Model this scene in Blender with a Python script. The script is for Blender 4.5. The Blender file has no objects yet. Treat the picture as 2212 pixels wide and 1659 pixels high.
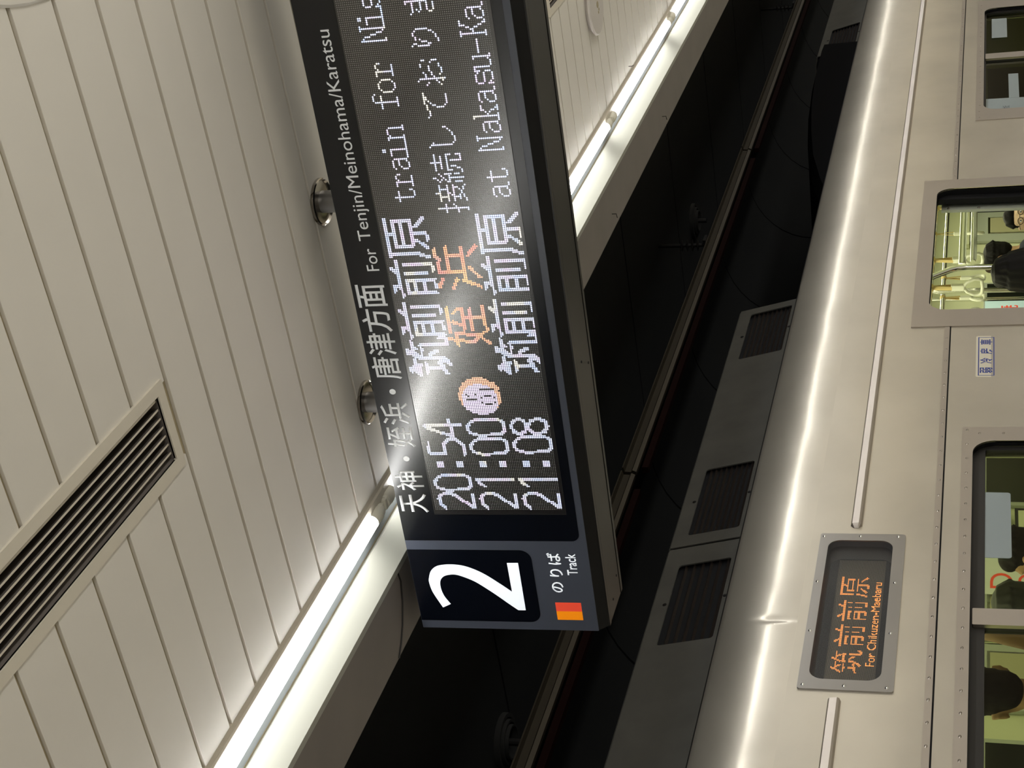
import bpy, bmesh, math, random
from mathutils import Vector, Matrix
random.seed(7)
R = math.radians
S = bpy.context.scene
C = S.collection
EYE = 1.65            # height of the eye above the platform; the ceiling is 1.34 m higher
CEIL = EYE + 1.34

# ------------------------------------------------------------------ camera, world, exposure
cam_d = bpy.data.cameras.new('camera'); cam_d.sensor_width = 36.0
cam_d.lens = 3285.3 / 2212 * 36.0; cam_d.clip_end = 200
cam = bpy.data.objects.new('camera', cam_d); C.objects.link(cam); S.camera = cam
tx, px_, vx = (0.26100686, 0.15094919, -0.95346199)      # image right
ty, py_, vy = (-0.49412081, 0.86939, 0.00237534)         # image down
tz, pz_, vz = (0.82928888, 0.47050543, 0.30150389)       # into the picture
cam.matrix_world = Matrix(((tx, -ty, -tz, 0), (px_, -py_, -pz_, 0), (vx, -vy, -vz, EYE), (0, 0, 0, 1)))
w = bpy.data.worlds.new('world'); S.world = w; w.use_nodes = True
w.node_tree.nodes['Background'].inputs[0].default_value = (0.9, 0.85, 0.75, 1)
w.node_tree.nodes['Background'].inputs[1].default_value = 0.0
S.view_settings.view_transform = 'Standard'; S.view_settings.look = 'None'
S.view_settings.gamma = 1.0; S.view_settings.exposure = -0.12
S.view_settings.use_curve_mapping = False
S.cycles.use_denoising = True
S.cycles.max_bounces = 10; S.cycles.diffuse_bounces = 5; S.cycles.glossy_bounces = 4
S.cycles.sample_clamp_indirect = 6.0
TUBE = 30.0           # emission of the platform tubes
def lamp_area(name, loc, rot, sx, sy, power, col):
    d = bpy.data.lights.new(name, 'AREA'); d.shape = 'RECTANGLE'; d.size = sx; d.size_y = sy
    d.energy = power; d.color = col
    o = bpy.data.objects.new(name, d); o.location = loc; o.rotation_euler = rot; C.objects.link(o); return o
# unseen fill lamps, added to brighten the ceiling and the platform wall
lamp_area('ceiling_fill_light', (20, -3.2, .9), (R(180), 0, 0), 60, 1.2, 1650, (1, .99, .95))  # added uplight that fills the ceiling, no real fitting
lamp_area('wall_fill_light', (18, -6.3, CEIL - .05), (R(-25), 0, 0), 60, .10, 30, (1, .97, .90))  # added wash on the wall that the steel mirrors
# the train saloon lights
lamp_area('saloon_light', (7.0, 4.15, EYE + .58), (0, 0, 0), 14, .25, 80, (1.0, 1.0, .66))
lamp_area('saloon_light', (7.0, 5.25, EYE + .58), (0, 0, 0), 14, .25, 80, (1.0, 1.0, .66))

# ------------------------------------------------------------------ helpers
def mat(name, col, rough=.5, metal=0, emit=None, es=0, spec=.5, noise=0, nscale=8, bump=0, bscale=40, stretch=None, coat=0, colvar=None, attr=None):
    m = bpy.data.materials.new(name); m.use_nodes = True
    nt = m.node_tree; b = nt.nodes['Principled BSDF']
    b.inputs['Base Color'].default_value = (*col, 1); b.inputs['Roughness'].default_value = rough
    b.inputs['Metallic'].default_value = metal; b.inputs['Specular IOR Level'].default_value = spec
    if coat: b.inputs['Coat Weight'].default_value = coat; b.inputs['Coat Roughness'].default_value = .15
    if emit: b.inputs['Emission Color'].default_value = (*emit, 1); b.inputs['Emission Strength'].default_value = es
    tc = None
    def coords(st):
        nonlocal tc
        if tc is None: tc = nt.nodes.new('ShaderNodeTexCoord')
        mp = nt.nodes.new('ShaderNodeMapping'); mp.inputs['Scale'].default_value = st or (1, 1, 1)
        nt.links.new(tc.outputs['Object'], mp.inputs[0]); return mp.outputs[0]
    if noise:
        n = nt.nodes.new('ShaderNodeTexNoise'); n.inputs['Scale'].default_value = nscale; n.inputs['Detail'].default_value = 5
        nt.links.new(coords(stretch), n.inputs[0])
        r = nt.nodes.new('ShaderNodeMapRange'); r.inputs[1].default_value = .3; r.inputs[2].default_value = .7
        r.inputs[3].default_value = 1 - noise; r.inputs[4].default_value = 1 + noise
        nt.links.new(n.outputs[0], r.inputs[0])
        mx = nt.nodes.new('ShaderNodeVectorMath'); mx.operation = 'SCALE'; mx.inputs[0].default_value = col
        nt.links.new(r.outputs[0], mx.inputs['Scale']); nt.links.new(mx.outputs[0], b.inputs['Base Color'])
    if bump:
        n = nt.nodes.new('ShaderNodeTexNoise'); n.inputs['Scale'].default_value = bscale; n.inputs['Detail'].default_value = 3
        nt.links.new(coords(stretch), n.inputs[0])
        bp = nt.nodes.new('ShaderNodeBump'); bp.inputs['Distance'].default_value = bump; bp.inputs['Strength'].default_value = 1
        nt.links.new(n.outputs[0], bp.inputs['Height']); nt.links.new(bp.outputs[0], b.inputs['Normal'])
    if attr:
        a = nt.nodes.new('ShaderNodeAttribute'); a.attribute_name = attr
        nt.links.new(a.outputs['Color'], b.inputs['Emission Color']); b.inputs['Emission Strength'].default_value = es
    return m

def link(name, me, m=None, parent=None, M=None):
    o = bpy.data.objects.new(name, me); C.objects.link(o)
    if m is not None and not me.materials: me.materials.append(m)
    if parent is not None: o.parent = parent
    if M is not None: o.matrix_basis = M
    return o
def empty(name, loc=(0, 0, 0), M=None):
    o = bpy.data.objects.new(name, None); C.objects.link(o); o.empty_display_size = .1
    if M is not None: o.matrix_world = M
    else: o.location = loc
    return o
def tag(o, label, cat, group=None):
    o['label'] = label; o['category'] = cat
    if group: o['group'] = group
    return o
def struct(o): o['kind'] = 'structure'; return o

class MB:
    "collects shapes into one mesh"
    def __init__(s): s.v = []; s.f = []
    def add(s, vs, fs):
        n = len(s.v); s.v += [tuple(v) for v in vs]; s.f += [tuple(n + i for i in f) for f in fs]; return s
    def box(s, x0, x1, y0, y1, z0, z1, ch=0):
        x0, x1 = min(x0, x1), max(x0, x1); y0, y1 = min(y0, y1), max(y0, y1); z0, z1 = min(z0, z1), max(z0, z1)
        if not ch:
            return s.add([(x0,y0,z0),(x1,y0,z0),(x1,y1,z0),(x0,y1,z0),(x0,y0,z1),(x1,y0,z1),(x1,y1,z1),(x0,y1,z1)],
                     [(0,3,2,1),(4,5,6,7),(0,1,5,4),(1,2,6,5),(2,3,7,6),(3,0,4,7)])
        bm = bmesh.new(); bmesh.ops.create_cube(bm, size=1)
        for v in bm.verts: v.co = Vector(((x0+x1)/2 + v.co.x*(x1-x0), (y0+y1)/2 + v.co.y*(y1-y0), (z0+z1)/2 + v.co.z*(z1-z0)))
        bmesh.ops.bevel(bm, geom=list(bm.edges), offset=ch, segments=2, affect='EDGES', profile=.5)
        s.addbm(bm); return s
    def addbm(s, bm):
        bm.verts.ensure_lookup_table(); bm.verts.index_update()
        s.add([tuple(v.co) for v in bm.verts], [tuple(v.index for v in f.verts) for f in bm.faces]); bm.free(); return s
    def tube(s, pts, r, n=12, cap=True, rr=None):
        "round bar through the points; rr gives one radius per point"
        pts = [Vector(p) for p in pts]; rings = []
        up = None
        for i, p in enumerate(pts):
            d = (pts[min(i+1, len(pts)-1)] - pts[max(i-1, 0)]).normalized()
            if up is None:
                up = Vector((0, 0, 1)) if abs(d.z) < .9 else Vector((1, 0, 0))
            a = d.cross(up).normalized(); up = a.cross(d).normalized()
            q = rr[i] if rr else r
            rings.append([p + a*math.cos(2*math.pi*k/n)*q + up*math.sin(2*math.pi*k/n)*q for k in range(n)])
        vs = [v for g in rings for v in g]; fs = []
        for i in range(len(rings)-1):
            for k in range(n): fs.append((i*n+k, (i+1)*n+k, (i+1)*n+(k+1) % n, i*n+(k+1) % n))
        if cap: fs.append(tuple(range(n))); fs.append(tuple(reversed(range((len(rings)-1)*n, len(rings)*n))))
        return s.add(vs, fs)
    def lathe(s, prof, center, axis='z', n=32):
        "prof: (radius, height) list turned about an axis"
        vs = []; fs = []
        cx, cy, cz = center
        for r, h in prof:
            for k in range(n):
                a = 2*math.pi*k/n; u, v = r*math.cos(a), r*math.sin(a)
                vs.append((cx+u, cy+v, cz+h) if axis == 'z' else (cx+h, cy+u, cz+v) if axis == 'x' else (cx+u, cy+h, cz+v))
        for i in range(len(prof)-1):
            for k in range(n): fs.append((i*n+k, i*n+(k+1) % n, (i+1)*n+(k+1) % n, (i+1)*n+k))
        return s.add(vs, fs)
    def prism(s, prof, x0, x1, nx=1, f=None):
        "closed (y,z) profile pushed along x"
        n = len(prof); vs = []; fs = []
        for i in range(nx+1):
            x = x0 + (x1-x0)*i/nx
            vs += [(x, y, z) for y, z in prof]
        for i in range(nx):
            for k in range(n): fs.append((i*n+k, i*n+(k+1) % n, (i+1)*n+(k+1) % n, (i+1)*n+k))
        fs.append(tuple(reversed(range(n)))); fs.append(tuple(range(nx*n, nx*n+n)))
        return s.add(vs, fs)
    def mesh(s, name, smooth=None):
        me = bpy.data.meshes.new(name); me.from_pydata(s.v, [], s.f); me.validate()
        bm = bmesh.new(); bm.from_mesh(me); bmesh.ops.recalc_face_normals(bm, faces=bm.faces); bm.to_mesh(me); bm.free()
        if smooth:
            for p in me.polygons: p.use_smooth = True
            me.set_sharp_from_angle(angle=R(smooth))
        return me
    def build(s, name, m, parent=None, smooth=None, M=None):
        return link(name, s.mesh(name, smooth), m, parent, M)

def curve_mesh(splines, depth=0, name='plate', res=8):
    "filled 2D outline (first) with holes -> mesh in the xy plane, depth each way"
    cu = bpy.data.curves.new(name, 'CURVE'); cu.dimensions = '2D'; cu.fill_mode = 'BOTH'; cu.extrude = depth
    for pts in splines:
        sp = cu.splines.new('POLY'); sp.points.add(len(pts)-1); sp.use_cyclic_u = True
        for p, (x, y) in zip(sp.points, pts): p.co = (x, y, 0, 1)
    o = bpy.data.objects.new(name, cu); C.objects.link(o)
    me = bpy.data.meshes.new_from_object(o.evaluated_get(bpy.context.evaluated_depsgraph_get()))
    bpy.data.objects.remove(o); bpy.data.curves.remove(cu); me.name = name
    return me
def rrect(x0, x1, y0, y1, r=0, n=6, corners='abcd'):
    "rounded rectangle; corners a=lower left b=lower right c=upper right d=upper left"
    out = []
    for c, cx, cy, a0 in (('a', x0+r, y0+r, 180), ('b', x1-r, y0+r, 270), ('c', x1-r, y1-r, 0), ('d', x0+r, y1-r, 90)):
        if r and c in corners:
            out += [(cx+r*math.cos(R(a0+90*k/n)), cy+r*math.sin(R(a0+90*k/n))) for k in range(n+1)]
        else: out.append({'a': (x0, y0), 'b': (x1, y0), 'c': (x1, y1), 'd': (x0, y1)}[c])
    return out
def text_mesh(txt, bold=0, name='lettering', shear=0):
    cu = bpy.data.curves.new(name, 'FONT'); cu.body = txt; cu.offset = bold; cu.resolution_u = 4; cu.shear = shear
    o = bpy.data.objects.new(name, cu); C.objects.link(o)
    me = bpy.data.meshes.new_from_object(o.evaluated_get(bpy.context.evaluated_depsgraph_get()))
    bpy.data.objects.remove(o); bpy.data.curves.remove(cu); me.name = name
    return me
def fit_xy(me, x0, x1, y0, y1):
    xs = [v.co.x for v in me.vertices]; ys = [v.co.y for v in me.vertices]
    a, b, c, d = min(xs), max(xs), min(ys), max(ys)
    for v in me.vertices:
        v.co.x = x0 + (v.co.x-a)/(b-a)*(x1-x0); v.co.y = y0 + (v.co.y-c)/(d-c)*(y1-y0)
    return me
SIGN_M = Matrix(((0, 0, -1, 0), (-1, 0, 0, 0), (0, 1, 0, 0), (0, 0, 0, 1)))   # xy plane -> faces -X, right is -Y
SIDE_M = Matrix(((1, 0, 0, 0), (0, 0, -1, 0), (0, 1, 0, 0), (0, 0, 0, 1)))    # xy plane -> faces -Y, right is +X
def solid(me, t):
    "give a flat mesh (xy) a thickness t towards +z"
    bm = bmesh.new(); bm.from_mesh(me)
    r = bmesh.ops.extrude_face_region(bm, geom=list(bm.faces))
    for g in r['geom']:
        if isinstance(g, bmesh.types.BMVert): g.co.z += t
    bmesh.ops.recalc_face_normals(bm, faces=bm.faces); bm.to_mesh(me); bm.free(); return me
def copy_tree(o, parent=None):
    c = o.copy(); C.objects.link(c); c.parent = parent
    for ch in list(o.children): copy_tree(ch, c)
    return c

# ------------------------------------------------------------------ materials
M_ceil = mat('cream_painted_panel', (.735, .70, .635), .5, noise=.03, nscale=3)
M_groove = mat('groove_paint', (.40, .34, .22), .6)
M_lip = mat('cream_edge', (.68, .63, .53), .5)
M_brown = mat('soffit_paint', (.17, .15, .135), .6, noise=.05)
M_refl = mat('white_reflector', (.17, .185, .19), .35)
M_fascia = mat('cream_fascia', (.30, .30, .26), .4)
M_tube = mat('lit_tube', (1, 1, 1), .5, emit=(1.0, .995, .97), es=TUBE)
M_cap = mat('ivory_plastic', (.85, .82, .70), .4)
M_dark = mat('matte_near_black', (.012, .013, .016), .9)  # one matte near-black for backings, screws and dark print
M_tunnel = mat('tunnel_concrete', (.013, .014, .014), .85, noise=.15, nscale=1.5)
M_floor = mat('platform_floor', (.70, .69, .66), .35, noise=.06, nscale=4)
M_wall = mat('platform_wall', (.17, .145, .11), .6, noise=.12, nscale=.7)
def steel(name, col, r1, r2, f1, bump):
    m = bpy.data.materials.new(name); m.use_nodes = True; nt = m.node_tree; L = nt.links.new
    for n in list(nt.nodes): nt.nodes.remove(n)
    out = nt.nodes.new('ShaderNodeOutputMaterial'); tc = nt.nodes.new('ShaderNodeTexCoord')
    def nz(scale, st, det=3):
        mp = nt.nodes.new('ShaderNodeMapping'); mp.inputs['Scale'].default_value = st; L(tc.outputs['Object'], mp.inputs[0])
        n = nt.nodes.new('ShaderNodeTexNoise'); n.inputs['Scale'].default_value = scale; n.inputs['Detail'].default_value = det; L(mp.outputs[0], n.inputs[0]); return n.outputs[0]
    bp = nt.nodes.new('ShaderNodeBump'); bp.inputs['Distance'].default_value = bump; bp.inputs['Strength'].default_value = 1
    L(nz(1.6, (1.6, 1, 1), 2), bp.inputs['Height'])
    r = nt.nodes.new('ShaderNodeMapRange'); r.inputs[1].default_value = .3; r.inputs[2].default_value = .7; r.inputs[3].default_value = .93; r.inputs[4].default_value = 1.07
    L(nz(2.2, (1, 1, 1), 5), r.inputs[0])
    vm = nt.nodes.new('ShaderNodeVectorMath'); vm.operation = 'SCALE'; vm.inputs[0].default_value = col; L(r.outputs[0], vm.inputs['Scale'])
    g1 = nt.nodes.new('ShaderNodeBsdfGlossy'); g2 = nt.nodes.new('ShaderNodeBsdfGlossy'); d = nt.nodes.new('ShaderNodeBsdfDiffuse')
    for g, rr in ((g1, r1), (g2, r2)):
        g.inputs['Roughness'].default_value = rr; L(vm.outputs[0], g.inputs[0]); L(bp.outputs[0], g.inputs['Normal'])
    L(vm.outputs[0], d.inputs[0])
    a = nt.nodes.new('ShaderNodeMixShader'); a.inputs[0].default_value = f1; L(g2.outputs[0], a.inputs[1]); L(g1.outputs[0], a.inputs[2])
    b = nt.nodes.new('ShaderNodeMixShader'); b.inputs[0].default_value = .24; L(a.outputs[0], b.inputs[1]); L(d.outputs[0], b.inputs[2])
    L(b.outputs[0], out.inputs[0]); return m
M_steel = steel('brushed_stainless', (.66, .62, .54), .17, .38, .30, .0050)
M_steel2 = mat('frame_stainless', (.50, .455, .41), .34, 1, noise=.04, nscale=3)
M_frame = mat('display_frame_steel', (.36, .35, .34), .32, 1, noise=.04, nscale=3)
M_steeld = mat('dark_steel', (.04, .038, .036), .5, .6)
M_gray = mat('roof_gray_paint', (.125, .122, .108), .7, noise=.12, nscale=6)
M_black = mat('black_rubber', (.006, .006, .007), .7, spec=.2)
M_chrome = mat('polished_tube', (.85, .85, .82), .12, 1)
M_slat = mat('vent_slat', (.16, .14, .125), .5, noise=.1)
M_flange = mat('flange_metal', (.40, .37, .33), .16, 1)
M_face = mat('sign_frame_paint', (.060, .068, .090), .22, bump=.00012, bscale=900)
M_panel = mat('sign_black_panel', (.002, .003, .006), .21, spec=.6)
M_house = mat('sign_housing', (.006, .006, .006), .6, spec=.25)
M_under = mat('sign_underside', (.012, .012, .011), .38, .3)
M_letter = mat('white_print', (.78, .80, .82), .35, emit=(.85, .92, 1), es=.05)
M_letter2 = mat('white_backlit_print', (.85, .88, .92), .3, emit=(.86, .93, 1), es=.55)
M_red = mat('red_print', (.75, .07, .035), .3, emit=(.8, .08, .04), es=.35)
M_orange = mat('orange_print', (.85, .26, .005), .3, emit=(.8, .22, .005), es=.45)
M_ledmask = mat('led_mask', (.010, .009, .010), .26, spec=1.0, coat=1)
M_leddot = mat('unlit_led', (.24, .24, .23), .22, spec=1.0)
M_ledlit = mat('lit_led', (.2, .2, .2), .5, es=1.8, attr='led')
M_brass = mat('worn_conductor', (.075, .062, .042), .55, .6)
M_redins = mat('dull_red_insulator', (.014, .003, .002), .8, spec=.1)
M_hood = mat('hood_black', (.004, .004, .005), .9, spec=.1)
M_int = mat('saloon_panel', (.68, .70, .48), .5)
M_int2 = mat('pane_reflection_olive', (.44, .42, .26), .5)  # far door panes: a reflection put into the base colour
M_intg = mat('saloon_gray', (.42, .45, .38), .45)
M_strap = mat('strap_ring', (.85, .86, .72), .4)
M_belt = mat('strap_belt', (.62, .48, .20), .7)
M_paper = mat('paper_white', (.75, .78, .74), .7)
M_stk = mat('frosted_sticker', (.34, .40, .42), .6)
M_ivory = mat('sticker_ivory', (.80, .75, .62), .5)
M_blue = mat('sticker_blue', (.03, .06, .32), .5)
M_hair = mat('black_hair', (.006, .005, .005), .6, spec=.15, bump=.002, bscale=60, stretch=(1, 1, .1))
M_hairb = mat('brown_hair', (.07, .035, .018), .5, bump=.002, bscale=60, stretch=(1, 1, .1))
M_skin = mat('skin', (.50, .30, .17), .55)
M_skinl = mat('pale_skin', (.66, .46, .32), .55)
M_cloth = mat('black_cloth', (.010, .010, .011), .9)
M_cloth2 = mat('navy_cloth', (.02, .025, .045), .9)
M_cloth3 = mat('gray_cloth', (.10, .10, .10), .9)
def glass(name, tint, rough=0.02):
    m = bpy.data.materials.new(name); m.use_nodes = True; nt = m.node_tree
    for n in list(nt.nodes): nt.nodes.remove(n)
    o = nt.nodes.new('ShaderNodeOutputMaterial'); a = nt.nodes.new('ShaderNodeBsdfTransparent'); g = nt.nodes.new('ShaderNodeBsdfGlossy')
    a.inputs[0].default_value = (*tint, 1); g.inputs['Roughness'].default_value = rough
    fr = nt.nodes.new('ShaderNodeFresnel'); fr.inputs[0].default_value = 1.55; mx = nt.nodes.new('ShaderNodeMixShader')
    ge = nt.nodes.new('ShaderNodeNewGeometry'); iv = nt.nodes.new('ShaderNodeMath'); iv.operation = 'SUBTRACT'; iv.inputs[0].default_value = 1
    ml = nt.nodes.new('ShaderNodeMath'); ml.operation = 'MULTIPLY'; nt.links.new(ge.outputs['Backfacing'], iv.inputs[1])
    nt.links.new(fr.outputs[0], ml.inputs[0]); nt.links.new(iv.outputs[0], ml.inputs[1]); nt.links.new(ml.outputs[0], mx.inputs[0]); nt.links.new(a.outputs[0], mx.inputs[1]); nt.links.new(g.outputs[0], mx.inputs[2])
    nt.links.new(mx.outputs[0], o.inputs[0]); return m
M_glass = glass('tinted_window_glass', (.72, .74, .63))
M_clear = glass('clear_cover_glass', (.92, .92, .92))
M_matteglass = glass('matte_cover_glass', (.93, .93, .93), .45)

# ================================================================== THE STATION
Z0 = EYE
def zz(z): return z + EYE
# ceiling: slab with separate planks and recessed grooves
VENTS = [(.76, 1.975), (4.60, 5.815)]
VY0, VY1 = 1.108, 1.277
me = solid(curve_mesh([[(-9, -7), (45, -7), (45, 1.812), (-9, 1.812)]] + [rrect(a + .017, c - .017, VY0 + .017, VY1 - .017) for a, c in VENTS]), .11)
for v in me.vertices: v.co.z += CEIL + .007
ceil = struct(link('ceiling', me, M_groove))
struct(MB().box(-9, 45, -7, 2.1, CEIL + .117, CEIL + .25).build('ceiling_upper', M_dark))
PW = .1142; PX0 = 1.9926
VENTS = [(.76, 1.975), (4.60, 5.815)]
VY0, VY1 = 1.108, 1.277
pl_cache = {}
def plank(k, y0, y1):
    key = (round(y0, 3), round(y1, 3))
    if key not in pl_cache:
        pl_cache[key] = MB().box(.005, PW - .005, y0, y1, 0, .0072, .0009).mesh('ceiling_plank')
        pl_cache[key].materials.append(M_ceil)
    o = bpy.data.objects.new('ceiling_plank', pl_cache[key]); C.objects.link(o); o.parent = ceil
    o.location = (PX0 + k * PW, 0, CEIL)
for k in range(-34, 92):
    xa, xb = PX0 + k * PW, PX0 + (k + 1) * PW
    v = [v for v in VENTS if xb > v[0] + .02 and xa < v[1] - .02]
    if v: plank(k, -6.9, VY0 + .012); plank(k, VY1 - .012, 1.788)
    else: plank(k, -6.9, 1.788)
struct(MB().box(-9, 45, 1.788, 1.800, CEIL, CEIL + .03).prism([(1.801, CEIL - .006), (1.823, CEIL - .006), (1.823, CEIL - .0035), (1.805, CEIL - .0035), (1.805, CEIL + .06), (1.801, CEIL + .06)], -9, 45).build('trim_1', M_lip))
# recess that carries the tubes: reflector, shadow gap and cream fascia board
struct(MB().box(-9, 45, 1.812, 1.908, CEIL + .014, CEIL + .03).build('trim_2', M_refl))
struct(MB().box(-9, 45, 1.910, 1.930, CEIL + .020, CEIL + .04).build('trim_3', M_groove))
struct(MB().prism([(1.922, zz(1.352)), (1.968, zz(1.305)), (1.984, zz(1.305)), (1.984, zz(1.40)), (1.922, zz(1.40))], -9, 45).build('trim_4', M_fascia))
beam = struct(MB().box(-9, 45, 1.984, 2.160, zz(1.307), zz(2.45)).build('trim_5', M_brown))
# tubes
JX = 2.670; TP = 1.256
tube_me = MB().tube([(.062, 0, 0), (TP - .062, 0, 0)], .0163, 20).mesh('tube', 40); tube_me.materials.append(M_tube)
capm = MB().lathe([(0, 0), (.017, 0), (.0185, .004), (.0185, .022), (.0172, .026), (.0172, .040), (0, .040)], (.024, 0, 0), 'x', 20).mesh('end_cap', 30)
hold = MB().box(0, .020, -.014, .014, -.012, .034, .004).lathe([(0, 0), (.0165, 0), (.0165, .014), (0, .014)], (.010, 0, 0), 'x', 16).mesh('lamp_holder', 30)
for me in (capm, hold): me.materials.append(M_cap)
tl = {-3: 'third', -2: 'second', -1: 'first'}
nm = {0: 'white tube lamp crossing behind the dark sign, whose lower half hides it', -1: 'long white tube lamp between the near end of the sign and the frame edge',
      1: 'lit tube lamp emerging from behind the sign and ending at the first ivory joint', 2: 'lit tube lamp between the two ivory joints beyond the sign', 3: 'lit tube lamp past the second ivory joint, cut by the frame'}
for k in range(-6, 18):
    t = empty('fluorescent_lamp', (JX + k * TP, 1.8355, zz(1.336)))
    tag(t, nm.get(k, 'lit white tube lamp of the same row, outside the picture'), 'lamp', 'tube lamps in the row along the ceiling edge')
    link('tube', tube_me, None, t); link('end_cap', capm, None, t)
    link('end_cap', capm, None, t, Matrix.Translation((TP, 0, 0)) @ Matrix.Rotation(math.pi, 4, 'Z'))
    link('lamp_holder', hold, None, t, Matrix.Translation((.004, 0, 0))); link('lamp_holder', hold, None, t, Matrix.Translation((TP - .004, 0, 0)) @ Matrix.Rotation(math.pi, 4, 'Z'))
# air vents in the ceiling
def vent(x0, x1, label):
    t = tag(empty('ceiling_vent', (x0, VY0, CEIL)), label, 'air vent', 'slatted vents in the cream ceiling')
    L = x1 - x0; Wd = VY1 - VY0
    me = solid(curve_mesh([rrect(0, L, 0, Wd, .004), rrect(.022, L - .022, .022, Wd - .022, .002)]), .006)
    for v in me.vertices: v.co.z -= .004
    link('frame', me, M_lip, t)
    b = MB().box(.018, L - .018, .018, .022, -.001, .10).box(.018, L - .018, Wd - .022, Wd - .018, -.001, .10).box(.018, .022, .022, Wd - .022, -.001, .10).box(L - .022, L - .018, .022, Wd - .022, -.001, .10)
    b.build('duct_collar', M_slat, t)
    MB().box(.022, L - .022, .022, Wd - .022, .085, .09).build('duct_back', M_dark, t)
    n = 7; p = (Wd - .050) / n
    sm = MB().add([(0, .001, 0), (L - .046, .001, 0), (L - .046, .0050, 0), (0, .0050, 0), (0, .017, .030), (L - .046, .017, .030), (L - .046, .0135, .030), (0, .0135, .030)],
                  [(0, 1, 2, 3), (4, 5, 6, 7), (3, 2, 5, 4), (0, 7, 6, 1), (0, 3, 4, 7), (1, 6, 5, 2)]).mesh('slat')
    sm.materials.append(M_slat); sm.materials.append(M_lip)
    for p_ in sm.polygons:
        if abs(p_.normal.z) > .9 and p_.center.z < .01: p_.material_index = 1
    for i in range(n): link('slat', sm, None, t, Matrix.Translation((.023, .028 + i * p, .004)))
    mid = MB().box(L/2 - .012, L/2 + .012, .022, Wd - .022, .040, .050).build('cross_rail', M_slat, t)
vent(*VENTS[0], 'long slatted air vent in the cream ceiling on the near side of the sign')
vent(*VENTS[1], 'slatted air vent beyond the sign, only its dark corner showing beside the sign edge')
# round fittings on the ceiling
t = tag(empty('ceiling_speaker', (5.150, 1.398, CEIL)), 'pale round ceiling disc with faint dark marks beyond the sign', 'speaker')
MB().lathe([(0, -.020), (.098, -.020), (.103, -.016), (.103, -.012), (.088, 0), (0, 0)], (0, 0, 0), 'z', 40).build('cover_plate', mat('speaker_cover', (.62, .58, .54), .5), t, 30)
b = MB()
for (x, y, r) in ((.01, .0, .012), (.0, -.028, .009), (-.012, -.045, .006), (.022, .02, .005), (.012, .028, .005)):
    b.lathe([(0, -.0215), (r, -.0215), (r, -.0195), (0, -.0195)], (x, y, 0), 'z', 10)
b.build('grille_holes', M_groove, t)
tag(MB().lathe([(0, -.004), (.546, -.004), (.55, 0), (0, 0)], (2.02, -.085, CEIL), 'z', 72).build('ceiling_hatch', M_ceil, None, 30), 'large round flush cover plate at the corner of the ceiling, cutting one groove short', 'hatch')
for (x, y, lab) in ((5.60, 1.967 - .20, 'tiny hook in the cream ceiling beside the second ivory lamp joint'), (6.95, 1.757, 'tiny hook in the cream ceiling near the far end of the lamp row')):
    tag(MB().tube([(x, y, CEIL), (x, y, CEIL - .014), (x + .012, y, CEIL - .016)], .0015, 6).build('hook', M_steeld), lab, 'hook')
for (x, lab) in ((4.94, 'tiny dark hook in the brown soffit just right of the sign'), (5.95, 'tiny dark hook in the brown soffit under the second ivory lamp joint')):
    z = zz(1.307); tag(MB().tube([(x, 2.10, z), (x, 2.10, z - .016), (x, 2.115, z - .018)], .0016, 6).build('hook', M_steeld), lab, 'hook')
# thin cable bowed across the soffit
CB = [[(2.617,1.985,zz(1.3055)),(2.6216,2.01,zz(1.3055)),(2.6068,2.058,zz(1.3055)),(2.580,2.105,zz(1.3055)),(2.551,2.138,zz(1.3055)),(2.525,2.158,zz(1.3055))]]
tag(MB().tube(CB[0], .0022, 6).build('cable', M_steeld, None, 60), 'thin dark cable bowed across the brown soffit behind the sign', 'cable')
# floor, walls and tunnel
struct(MB().box(-9, 46, -7, 3.02, -.2, 0).build('floor', M_floor))
struct(MB().box(-9, 46, 3.02, 3.10, -.25, .0).build('trim_6', M_floor))
struct(MB().box(-9, 46, -7.2, -7, 0, CEIL + .15).build('wall_near', M_wall))
struct(MB().box(-9.2, -9, -7, 6.9, -1.2, 4.2).build('wall_back', M_wall))
struct(MB().box(46, 46.2, -7, 6.9, -1.2, 4.2).build('wall_end', M_tunnel))
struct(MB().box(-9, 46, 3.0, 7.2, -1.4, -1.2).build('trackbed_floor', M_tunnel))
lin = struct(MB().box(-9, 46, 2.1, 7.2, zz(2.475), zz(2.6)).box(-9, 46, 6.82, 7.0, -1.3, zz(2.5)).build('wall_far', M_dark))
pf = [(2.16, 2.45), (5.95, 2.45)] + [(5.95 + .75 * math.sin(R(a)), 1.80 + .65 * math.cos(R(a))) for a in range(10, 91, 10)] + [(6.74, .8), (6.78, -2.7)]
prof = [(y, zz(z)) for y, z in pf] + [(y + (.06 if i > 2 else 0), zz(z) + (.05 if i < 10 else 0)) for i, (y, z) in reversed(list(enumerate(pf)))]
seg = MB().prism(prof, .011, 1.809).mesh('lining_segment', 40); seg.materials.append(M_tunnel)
for k in range(-10, 8): link('lining_segment', seg, None, lin, Matrix.Translation((9.465 + 1.82 * k, 0, 0)))
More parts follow.
